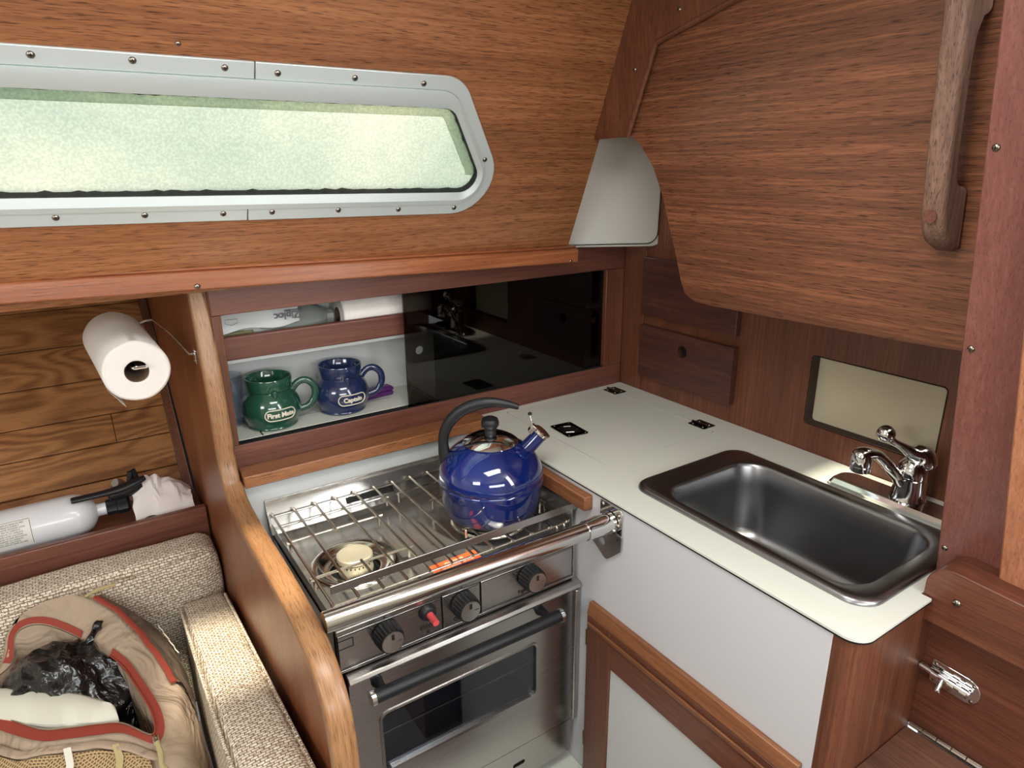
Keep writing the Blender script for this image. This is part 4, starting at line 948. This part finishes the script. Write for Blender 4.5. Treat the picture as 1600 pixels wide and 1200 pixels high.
MB().prism(CF, rpoly([(-0.07, 0.0125), (0.070, 0.0125), (0.070, 0.019), (0.062, 0.0255), (-0.07, 0.0255)], [0.004, 0.003, 0.004, 0.006, 0.004], 4), -0.010, 0.010).build('upper_jaw', PURPLE, clp, bev=0.002)
# crumpled bag of plastic bags on the upper shelf
zb = thing('plastic_bag_roll', (-0.95, 0.10, 0.2362), 'crumpled clear plastic bag with printed label on the upper locker shelf', 'bag')
b = MB(); rings = []
for k in range(34):
    u = k / 33; x = -1.085 + 0.255 * u; taper = 0.35 + 0.65 * math.sin(PI * min(1, 0.12 + u * 0.95)) ** 0.5
    ring = []
    for q in range(22):
        a = 2 * PI * q / 22; nz_ = noise.noise(V((x * 22, math.cos(a) * 2.2, math.sin(a) * 2.2)))
        ring.append(V((x, 0.108 + 0.044 * taper * math.cos(a) * (1 + 0.25 * nz_), 0.2895 + 0.0515 * taper * math.sin(a) * (1 + 0.22 * nz_))))
    rings.append(ring)
b.loft(rings).build('film', ZBAG, zb, ang=25)
LBF = frame((-1.003, 0.0605, 0.3135), (1, 0, 0.02), (0, 0.16, 1), (0, -1, 0.16))
lb_ = MB(); rows = []
for k in range(15):
    u = -0.083 + 0.166 * k / 14
    rows.append([LBF(u, v, 0.003 * math.sin(u * 60 + v * 40)) for v in (-0.019 - 0.004 * math.sin(u * 50), -0.006, 0.006, 0.0185)])
lb_.loft(rows, False, False, closed=False).build('printed_label', mat('shaded_label_film', (186, 190, 188), 0.4), zb, smooth=True)  # label darkened too, shelf shade put into its colour
LB2 = frame((-0.9475, 0.0553, 0.3155), (-1, 0, -0.02), (0, -0.16, -1), (0, -1, 0.16))
text('Ziploc', at(LB2, 0, 0), 0.022, GREYINK, zb, ext=0.0003, bold=0.0004)
MB().tube([LB2(a, c, 0.0006) for a, c in rrect(-0.034, 0.004, -0.011, -0.009, 0.0008, 2)], 0.0005, 4, closed=True).build('logo_rule', GREYINK, zb)
LB3 = frame((-1.064, 0.0563, 0.317), (-1, 0, 0), (0, -0.16, -1), (0, -1, 0.16))
MB().tube([LB3(a, c, 0.0004) for a, c in ((-0.012, 0.004), (-0.012, -0.004), (0.012, -0.004), (0.012, 0.004), (0.0, 0.009))], 0.0005, 4, closed=True).build('house_logo', GREYINK, zb)
for q in range(2): MB().box(-1.086 + q * .07, -1.02 + q * .06, 0.060, 0.0655, 0.2365, 0.292 - q * .008).build('contents', BOXG, zb, bev=0.003)
# spare roll in the locker
def roll(name, c0, c1, r, rc, label, grp=None, wob=0.0):
    t = thing(name, (V(c0) + V(c1)) / 2 - V((0, 0, r)), label, 'paper towel', grp)
    c0, c1 = V(c0), V(c1); ax = (c1 - c0); ln = ax.length
    fl = (lambda a, k: 1 + wob * noise.noise(V((math.cos(a) * 1.6, math.sin(a) * 1.6, k * 0.15)))) if wob else None
    pr = [(rc, 0.0), (rc + 0.004, -0.0005)] + [(rc + (r - rc) * q / 8, -0.0008 if q % 2 else 0.0006) for q in range(1, 8)] + [(r - 0.002, 0.0005), (r, 0.003), (r, ln * .33), (r, ln * .66), (r, ln - 0.003), (r - 0.002, ln), (rc, ln)]
    b = MB().lathe(pr, c0, ax, 56, flute=fl, cap0=False, cap1=False); b.build('paper', PAPER, t, ang=40)
    MB().lathe([(rc - 0.0012, 0.001), (rc, 0.0005), (rc, ln - 0.001), (rc - 0.0012, ln - 0.001), (rc - 0.0012, 0.001)], c0, ax, 40, cap0=False, cap1=False).build('core', CARD, t)
    return t
roll('paper_towel_roll', (-0.815, 0.112, 0.2895), (-0.56, 0.112, 0.2895), 0.0525, 0.019, 'spare roll of ribbed paper towel on the upper locker shelf')

# ================================================================== PAPER TOWEL ON ITS HOLDER
TC0, TC1 = V((-1.254, 0.045, 0.243)), V((-1.270, 0.318, 0.257))
tw = roll('paper_towel_roll', TC0, TC1, 0.0615, 0.0225, 'white paper towel roll on a wire holder left of the partition', None, 0.03)
b = MB(); rows = []
ax = (TC1 - TC0).normalized(); ex = ax.cross(V((0, 0, 1))).normalized()
for k in range(8):
    a = (205 + 6 * k) * PI / 180; rr = 0.0615 + 0.0004 * k * k * 0.35 + 0.0006
    if k > 4: rr += 0.002 * (k - 4)
    pz = V((0, 0, 1)) * math.sin(a) * rr + ex * math.cos(a) * rr
    rows.append([TC0 + ax * s + pz for s in (0.0, 0.09, 0.18, 0.27)])
b.loft(rows, False, False, closed=False).build('loose_sheet', PAPER, tw)
hd_ = thing('towel_holder', (-1.15, 0.15, 0.22), 'chrome wire paper towel holder screwed to the partition', 'holder')
MB().tube([(-1.1440, 0.070, 0.256), (-1.150, 0.078, 0.254), (-1.166, 0.22, 0.272), (-1.186, 0.345, 0.283), (-1.200, 0.350, 0.282), (-1.266, 0.350, 0.258), (-1.270, 0.340, 0.256), (-1.262, 0.18, 0.250), (-1.256, 0.052, 0.252), (-1.254, 0.034, 0.254)], 0.0026, 10).build('wire_arm', CHROME, hd_)
MB().tube([(-1.2625, 0.095, 0.2515), (-1.2615, 0.036, 0.2530), (-1.2585, 0.030, 0.2535), (-1.2385, 0.030, 0.2535), (-1.2355, 0.036, 0.2530), (-1.2455, 0.120, 0.2520)], 0.0029, 10).build('end_loop', CHROME, hd_)
MB().prism(YZ, rrect(0.058, 0.082, 0.235, 0.268, 0.006, 4), 1.1406, 1.1430).build('mount_plate', CHROME, hd_, bev=0.0006)
for z in (0.241, 0.262): screw(hd_, (-1.1431, 0.070, z), (-1, 0, 0), 0.003)

# ================================================================== SETTEE SHELF, EXTINGUISHER, TISSUE
shf = thing('settee_shelf', (-1.7, 0.4, -0.30), 'mahogany shelf with raised front board behind the settee', 'shelf')
MB().box(-2.4, -1.1445, 0.272, 0.292, -0.420, -0.1895).build('front_board', MAHX, shf, bev=0.004, seg=3)
MB().box(-2.4, -1.1445, 0.2925, 0.520, -0.2420, -0.2300).build('shelf_board', MAHX, shf)
fe = thing('fire_extinguisher', (-1.62, 0.372, -0.2295), 'white fire extinguisher with black valve lying on the settee shelf', 'fire extinguisher')
EX, EY, EZ = -1.40, 0.372, -0.1755
ea = V((1, 0.02, -0.004)).normalized()
MB().lathe([(0.0, -0.40), (0.045, -0.40), (0.0525, -0.39), (0.0525, -0.03), (0.0515, -0.016), (0.047, -0.001), (0.038, 0.012), (0.026, 0.021), (0.0165, 0.025), (0.0155, 0.028), (0.0155, 0.044), (0.0, 0.044)], (EX, EY, EZ), ea, 48, cap0=False, cap1=False).build('cylinder', EXTW, fe, ang=40)
fv = MB().lathe([(0.018, 0.0445), (0.0195, 0.048), (0.0195, 0.066), (0.022, 0.068), (0.022, 0.090), (0.016, 0.096), (0.0, 0.097)], (EX, EY, EZ), ea, 20, flute=lambda a, k: 1 + 0.05 * math.cos(10 * a), cap1=False).build('valve_body', BLACKP, fe)
MB().tube(spline([(-1.422, 0.338, -0.1215), (-1.39, 0.340, -0.1225), (-1.345, 0.345, -0.124), (-1.31, 0.35, -0.122), (-1.262, 0.358, -0.112)], 5), [0.0095, 0.0115, 0.0115, 0.0115, 0.0115, 0.0115, 0.0115, 0.0115, 0.012, 0.012, 0.013, 0.013, 0.014, 0.014, 0.015, 0.015, 0.015, 0.015, 0.014, 0.012, 0.010], 12, flat=0.6).build('squeeze_lever', BLACKP, fe, ang=60)
MB().tube([(-1.345, 0.352, -0.136), (-1.30, 0.36, -0.136), (-1.272, 0.366, -0.134)], [0.014, 0.016, 0.010], 12).build('lower_lever', BLACKP, fe)
MB().lathe([(0.0, 0), (0.016, 0), (0.016, 0.01), (0.0, 0.011)], (-1.322, 0.395, -0.134), (0.2, -0.5, 0.8), 20, cap0=False, cap1=False).build('gauge', CHROME, fe)
MB().tube([(-1.295, 0.385, -0.125), (-1.29, 0.387, -0.100), (-1.284, 0.389, -0.098), (-1.279, 0.388, -0.123)], 0.007, 10).build('pin_tab', BLACKP, fe)
# printed label wrapped on the cylinder
def cyl(u, a, d=0.0):
    r = 0.0525 + d; o = V((EX, EY, EZ)) + ea * u
    return o + V((0, -math.cos(a), math.sin(a))) * r
rows = [[cyl(u, a, 0.0004) for a in [(-25 + 75 * q / 10) * PI / 180 for q in range(11)]] for u in (-0.30, -0.104)]
lab = MB().loft(rows, False, False, closed=False).build('label', LABW, fe)
bd = [cyl(u, a * PI / 180, 0.0007) for u, a in [(-0.28, 46)] + [(-0.107, 46)] + [(-0.107, 46 - 6 * q) for q in range(1, 12)]]
MB().tube(bd, 0.0005, 4).build('label_rule', GREYINK, lab)
rg_ = random.Random(4)
for k in range(10):
    a = (40 - k * 5.6) * PI / 180
    words_ = ' '.join(rg_.choice(['TO OPERATE', 'PULL PIN', 'AIM AT BASE OF FIRE', 'SQUEEZE LEVER', 'CAUTION', 'INSPECT', 'RECHARGE']) for _ in range(2))
    text(words_, (lambda a0: (lambda p, q, d=0.0: cyl(-0.150 + p, a0 + q / 0.0525, 0.0006 + d)))(a), 0.0046, INK, lab, ext=0.0001)
# crumpled tissue
b = MB(); ng = 30; pts = []
for i in range(ng):
    for j in range(ng):
        u, v = i / (ng - 1), j / (ng - 1)
        x = -1.300 + 0.135 * u; base = -0.212 + 0.004
        prof_ = math.sin(PI * v) ** 0.7
        y = 0.315 + 0.135 * v
        n1 = noise.noise(V((u * 4.2, v * 4.2, 1.3))); n2 = abs(noise.noise(V((u * 7 + v * 3, v * 5, 5.1))))
        z = base + 0.088 * prof_ * (0.75 + 0.35 * u * (1 - u) * 4 * 0.6) * (1 - 0.55 * max(0, u - 0.45) / 0.55) + 0.016 * n1 + 0.02 * n2 * prof_
        pts.append((x + 0.012 * noise.noise(V((u * 5, v * 5, 9))), y + 0.012 * n1, max(-0.2293, z)))
b.add(pts, [(i * ng + j, (i + 1) * ng + j, (i + 1) * ng + j + 1, i * ng + j + 1) for i in range(ng - 1) for j in range(ng - 1)])
tag(b.build('tissue', TISSUE, ang=24), 'crumpled white tissue on the shelf beyond the extinguisher valve', 'tissue')

# ================================================================== CUSHIONS
def cushion(name, corners, label, grp, puff=0.012, r=0.03, n=18, welt_edges=()):
    """corners: 8 points, bottom ring then top ring; a padded box with rounded edges"""
    c = [V(p) for p in corners]
    def tri(u, v, w):
        a = c[0].lerp(c[1], u).lerp(c[3].lerp(c[2], u), v); d = c[4].lerp(c[5], u).lerp(c[7].lerp(c[6], u), v)
        return a.lerp(d, w)
    t = thing(name, (c[0] + c[1] + c[2] + c[3]) / 4, label, 'cushion', grp)
    L3 = ((c[1] - c[0]).length, (c[3] - c[0]).length, (c[4] - c[0]).length)
    bmx = bmesh.new(); bmesh.ops.create_cube(bmx, size=2.0)
    bmesh.ops.subdivide_edges(bmx, edges=bmx.edges[:], cuts=n, use_grid_fill=True)
    vs = []
    for v in bmx.verts:
        p = [v.co.x, v.co.y, v.co.z]; q = []
        for k in range(3):
            rr = min(0.95, r / (L3[k] / 2)); q.append(max(-(1 - rr), min(1 - rr, p[k])))
        d = V([(p[k] - q[k]) * L3[k] / 2 for k in range(3)])
        if d.length > 0: d = d.normalized() * r * min(1.0, d.length / r if d.length < r else 1.0)
        pos = [q[k] * L3[k] / 2 + d[k] for k in range(3)]
        bul = [1 + 0 for _ in range(3)]
        for k in range(3):
            o_ = [m_ for m_ in range(3) if m_ != k]
            f_ = (1 - p[o_[0]] ** 4) * (1 - p[o_[1]] ** 4)
            pos[k] += (puff * f_ if p[k] > 0 else -puff * f_) * (abs(p[k]) ** 6)
        w = tri(0.5 + pos[0] / L3[0], 0.5 + pos[1] / L3[1], 0.5 + pos[2] / L3[2])
        w += V((noise.noise(w * 14), noise.noise(w * 14 + V((5, 0, 0))), noise.noise(w * 14 + V((0, 7, 0))))) * 0.0028
        vs.append(w)
    bmx.verts.index_update()
    b = MB(); b.add(vs, [[v.index for v in f.verts] for f in bmx.faces]); bmx.free()
    b.build('cover', TWEED, t, ang=80)
    for pts_, rad in welt_edges: MB().tube(spline(pts_, 6), rad, 8).build('welt', TWEED, t, ang=80)
    return t
cushion('back_cushion', [(-2.3, 0.142, -0.66), (-1.152, 0.142, -0.66), (-1.152, 0.260, -0.66), (-2.3, 0.260, -0.66), (-2.3, 0.150, -0.262), (-1.152, 0.150, -0.246), (-1.152, 0.260, -0.238), (-2.3, 0.260, -0.252)],
        'long woven beige back cushion below the settee shelf', 'settee cushions', 0.008, 0.030, 40,
        [([(-2.2, 0.1545, -0.2665), (-1.7, 0.1535, -0.2665), (-1.4, 0.1535, -0.262), (-1.195, 0.1545, -0.2535)], 0.003)])
def scz(y): return -0.352 + (0.18 - y) * 0.155
cushion('end_cushion', [(-1.256, -0.80, -0.68), (-1.158, -0.80, -0.68), (-1.158, 0.128, -0.68), (-1.256, 0.128, -0.68), (-1.264, -0.80, scz(-0.80)), (-1.160, -0.80, scz(-0.80)), (-1.152, 0.128, scz(0.16)), (-1.252, 0.128, scz(0.16))],
        'woven beige end cushion standing against the partition, sunlit on top', 'settee cushions', 0.005, 0.018, 30,
        [([(-1.253, 0.10, scz(0.10) - 0.006), (-1.258, -0.15, scz(-0.15) - 0.006), (-1.261, -0.45, scz(-0.45) - 0.006), (-1.262, -0.75, scz(-0.75) - 0.006)], 0.0035), ([(-1.155, 0.10, scz(0.10) - 0.006), (-1.157, -0.15, scz(-0.15) - 0.006), (-1.159, -0.45, scz(-0.45) - 0.006), (-1.161, -0.75, scz(-0.75) - 0.006)], 0.0035)])
cushion('seat_cushion', [(-2.3, -0.80, -0.80), (-1.262, -0.80, -0.80), (-1.262, 0.130, -0.80), (-2.3, 0.130, -0.80), (-2.3, -0.80, -0.685), (-1.262, -0.80, -0.685), (-1.262, 0.130, -0.685), (-2.3, 0.130, -0.685)],
        'woven beige seat cushion under the backpack', 'settee cushions', 0.006, 0.025, 14)
MB().box(-2.4, -1.145, -0.80, 0.27, -1.12, -0.815).build('wall_settee', MAHX, kind=ST, smooth=False)

# ================================================================== BACKPACK with a black bag inside
bpk = thing('backpack', (-1.46, -0.03, -0.68), 'taupe backpack with red zips lying open on the settee', 'backpack')
rim = [(-1.575, .095, -.345), (-1.562, .122, -.305), (-1.540, .118, -.283), (-1.505, .108, -.286), (-1.460, .068, -.305), (-1.420, .010, -.322), (-1.386, -.050, -.337), (-1.369, -.115, -.343), (-1.350, -.205, -.357), (-1.356, -.252, -.366), (-1.399, -.190, -.367), (-1.440, -.165, -.367), (-1.485, -.146, -.366), (-1.530, -.118, -.366), (-1.598, -.030, -.362), (-1.640, .040, -.358)]
ridge = [(-1.600, .105, -.350), (-1.572, .128, -.285), (-1.535, .128, -.262), (-1.468, .118, -.243), (-1.420, .116, -.252), (-1.372, .075, -.283), (-1.334, .012, -.318), (-1.308, -.070, -.345), (-1.302, -.190, -.378), (-1.335, -.290, -.405), (-1.400, -.245, -.395), (-1.445, -.215, -.395), (-1.490, -.195, -.393), (-1.540, -.165, -.395), (-1.630, -.070, -.400), (-1.680, .030, -.390)]
mid = [(-1.64, .118, -.45), (-1.60, .130, -.44), (-1.55, .132, -.43), (-1.47, .130, -.42), (-1.40, .126, -.42), (-1.33, .108, -.43), (-1.290, .03, -.44), (-1.276, -.08, -.46), (-1.276, -.22, -.49), (-1.315, -.36, -.51), (-1.40, -.335, -.50), (-1.45, -.315, -.50), (-1.50, -.295, -.50), (-1.56, -.26, -.50), (-1.66, -.12, -.50), (-1.72, .03, -.48)]
low = [(-1.64, .112, -.675), (-1.60, .118, -.675), (-1.55, .120, -.675), (-1.47, .118, -.675), (-1.40, .112, -.675), (-1.33, .100, -.675), (-1.295, .02, -.675), (-1.285, -.09, -.675), (-1.287, -.24, -.675), (-1.325, -.39, -.675), (-1.40, -.375, -.675), (-1.46, -.36, -.675), (-1.51, -.33, -.675), (-1.57, -.28, -.675), (-1.67, -.13, -.675), (-1.72, .02, -.675)]
def sm_ring(r, n=6): return spline(r, n, closed=True)
R4 = [sm_ring(r) for r in (rim, ridge, mid, low)]
rows = []
for k in range(31):
    t = k / 30 * 3; j = min(2, int(t)); f = t - j; row = []
    for i in range(len(R4[0])):
        p = [R4[max(0, j - 1)][i], R4[j][i], R4[j + 1][i], R4[min(3, j + 2)][i]]
        q = 0.5 * ((2 * p[1]) + (p[2] - p[0]) * f + (2 * p[0] - 5 * p[1] + 4 * p[2] - p[3]) * f * f + (3 * p[1] - p[0] - 3 * p[2] + p[3]) * f ** 3)
        am = 0.012 * min(1, t) * (1 if t < 2.4 else 0.5)
        w = V((noise.noise(q * 9), noise.noise(q * 9 + V((9, 0, 0))), noise.noise(q * 9 + V((0, 4, 0))))) * am
        w += V((noise.noise(q * 26), noise.noise(q * 26 + V((9, 0, 0))), noise.noise(q * 26 + V((0, 4, 0))))) * am * 0.35
        q = q + w
        q.z = max(q.z, -0.672); q.x = min(q.x, -1.272); q.y = min(q.y, 0.128)
        row.append(q)
    rows.append(row)
nr = len(rows[0])
outer_ = MB().loft([r + [r[0]] for r in rows], False, False, closed=False)
# inside wall of the bag
inn = []
for k in range(8):
    f = k / 7; cen = V((-1.48, -0.04, -0.5))
    inn.append([R4[0][i].lerp(V((cen.x + (R4[0][i].x - cen.x) * 0.9, cen.y + (R4[0][i].y - cen.y) * 0.9, -0.56)), f) + V((0, 0, -0.002)) for i in range(nr)])
outer_.loft([r + [r[0]] for r in inn], False, False, closed=False)
outer_.build('shell', TAUPE, bpk, ang=70, fix=False)
# red zip tape following the rim
def ribbon(parent, pts, w, m, name, side, closed=False, th=0.0012):
    b = MB(); ring = []
    for i, p in enumerate(pts):
        a = pts[max(0, i - 1)]; c = pts[min(len(pts) - 1, i + 1)]; t = (c - a).normalized()
        s = side(i, p, t); nn = t.cross(s).normalized()
        ring.append([p, p + s * w, p + s * w + nn * th, p + nn * th])
    return b.loft(ring, not closed, not closed).build(name, m, parent, ang=60)
NR = len(R4[0])
def rim_run(i0, i1, off=0.0):
    out = []
    for i in range(i0, i1 + 1):
        p = R4[0][i % NR] + V((0, 0, 0.003)); out.append(p)
    return out
def outward(i0): return lambda i, p, t: ((R4[1][(i0 + i) % NR] - R4[0][(i0 + i) % NR]).normalized() + V((0, 0, 0.35))).normalized()
ribbon(bpk, rim_run(0, 4 * 6 + 2), 0.014, ZIPR, 'zip_tape', outward(0))
ribbon(bpk, rim_run(6 * 6 - 3, 9 * 6), 0.016, ZIPR, 'zip_tape', outward(33))
ribbon(bpk, rim_run(9 * 6, 14 * 6), 0.022, ZIPR, 'zip_tape', outward(54))
for a, c in ((6 * 6 - 3, 9 * 6), (9 * 6, 14 * 6)):
    MB().tube([p + V((0, 0, 0.003)) for p in rim_run(a, c)], 0.0018, 6).build('zip_teeth', WIRE if a > 50 else ZIPR, bpk)
# front pocket with a red zip on the shoulder of the pack, and pale side panel
def sh(i, t):
    j = min(2, int(t)); f = t - j
    return rows[int(round(t * 10))][i % NR]
pk = MB(); rows2 = []
for i in range(26, 47):
    rows2.append([sh(i, t) + V((0.004, 0, 0.009)) for t in (0.8, 0.95, 1.1, 1.3, 1.5, 1.7)])
pk.loft(rows2, False, False, closed=False).build('pocket', TAUPED, bpk, ang=70)
MB().tube([sh(i, 0.8) + V((0.003, -0.002, 0.010)) for i in range(26, 47)], 0.0062, 8, flat=0.5).build('pocket_zip', ZIPR, bpk)
MB().tube([sh(26, 0.8) + V((0, 0, 0.01)), V((-1.424, 0.1, -0.244)), V((-1.405, 0.102, -0.238)), V((-1.376, 0.108, -0.240)), V((-1.369, 0.110, -0.243))], [0.0035, 0.004, 0.004, 0.004, 0.0055], 8).build('pull_loop', CORD, bpk)
PKF = frame(sh(38, 1.35) + V((0.006, -0.002, 0.022)), sh(44, 1.35) - sh(32, 1.35), (sh(38, 0.95) - sh(38, 1.6)), (0.6, -0.3, 1))
MB().tube([PKF(-0.05 + 0.008 * k, 0.003 * math.sin(k * 1.9)) for k in range(13)], 0.0011, 6).build('embroidered_script', LETTER, bpk)
# puller hanging at the zip end
z0_ = V(rim[9]) + V((0.004, -0.006, 0.004))
MB().tube([z0_, z0_ + V((0.0, -0.012, -0.001)), z0_ + V((0, -0.020, -0.004))], [0.005, 0.0055, 0.004], 10).build('zip_slider', CHROME, bpk)
MB().tube([z0_ + V((0.001, -0.018, 0.002)), z0_ + V((0.003, -0.04, -0.004)), z0_ + V((0.001, -0.062, -0.012)), z0_ + V((0.004, -0.072, -0.017)), z0_ + V((0.0, -0.080, -0.020))], [0.0045, 0.0052, 0.0048, 0.0082, 0.0075], 10).build('cord_pull', CORD, bpk)
# mesh pocket and strap on the near side
mp_ = MB(); rows3 = []
for i in range(57, 84):
    rows3.append([rows[k][i % NR] + V((0, -0.010, 0.006)) for k in (9, 10, 11, 12, 14, 16, 18, 20, 22, 24)])
mp_.loft(rows3, False, False, closed=False).build('mesh_pocket', MESHF, bpk, ang=70)
MB().tube([rows[8][i % NR] + V((0, -0.008, 0.007)) for i in range(55, 85)], 0.008, 8, flat=0.6).build('pocket_hem', TAUPE, bpk)
for i, dx in ((73, 0.0), (63, 0.002)):
    pp_ = [rows[k][(i + (k - 8) // 5) % NR] + V((dx, -0.014, 0.012)) for k in range(8, 24, 3)]
    ribbon(bpk, pp_, 0.012, LINING if i == 73 else CORD, 'strap', lambda i, p, t: V((1, -0.25, 0)).normalized(), th=0.002)
# pale padded flap lying across the front of the opening
fl_pts = [(-1.66, .065, -.348), (-1.595, .028, -.345), (-1.530, -.018, -.345), (-1.470, -.070, -.346), (-1.425, -.118, -.350), (-1.407, -.146, -.356)]
fo_pts = [(-1.68, .000, -.365), (-1.605, -.038, -.360), (-1.540, -.100, -.360), (-1.485, -.138, -.361), (-1.440, -.160, -.362), (-1.404, -.172, -.365)]
a_, c_ = spline(fl_pts, 5), spline(fo_pts, 5)
fb = MB(); ring = []
for k, (p, q) in enumerate(zip(a_, c_)):
    h = 0.010 + 0.003 * math.sin(k * 0.9)
    ring.append([p + V((0, 0, -0.012)), p + V((0, 0, 0.0)), p.lerp(q, 0.2) + V((0, 0, h)), p.lerp(q, 0.6) + V((0, 0, h * 1.1)), q + V((0, 0, h * 0.4)), q + V((0, 0, -0.010))])
fb.loft(ring).build('inner_flap', LINING, bpk, ang=60)

# black refuse bag crumpled inside
bmx = bmesh.new(); bmesh.ops.create_icosphere(bmx, subdivisions=6, radius=1.0)
vs = []
for v in bmx.verts:
    d = v.co.copy(); p = d * 1.0
    rid = 1 - abs(noise.noise(p * 2.0 + V((3, 1, 7)))) * 2
    rid2 = 1 - abs(noise.noise(p * 4.6 + V((1, 8, 2)))) * 2
    r = 0.88 + 0.13 * rid + 0.045 * rid2
    q = V((-1.478 + d.x * r * 0.116, 0.000 + d.y * r * 0.130, -0.412 + d.z * r * 0.118))
    q.x += -0.27 * (q.y + 0.005)
    if q.y < -0.02: q.z -= (-0.02 - q.y) * 0.55
    q.x = q.x
    vs.append(q)
b = MB(); b.add(vs, [[v.index for v in f.verts] for f in bmx.faces]); bmx.free()
gbag = thing('refuse_bag', (-1.478, -0.005, -0.52), 'shiny black plastic bag stuffed into the open backpack', 'bag')
b.build('film', BAGBLK, gbag, ang=40)
kn_ = MB().tube(spline([(-1.437, 0.030, -0.318), (-1.425, 0.034, -0.300), (-1.414, 0.036, -0.284), (-1.408, 0.040, -0.274)], 4), [0.016, 0.012, 0.009, 0.007, 0.006, 0.006, 0.007, 0.009, 0.010, 0.009, 0.008, 0.007, 0.004], 10)
for i, p in enumerate(kn_.v): kn_.v[i] = p + V((noise.noise(p * 160), noise.noise(p * 160 + V((3, 0, 0))), 0)) * 0.004
kn_.build('twisted_tail', BAGBLK, gbag, ang=40)
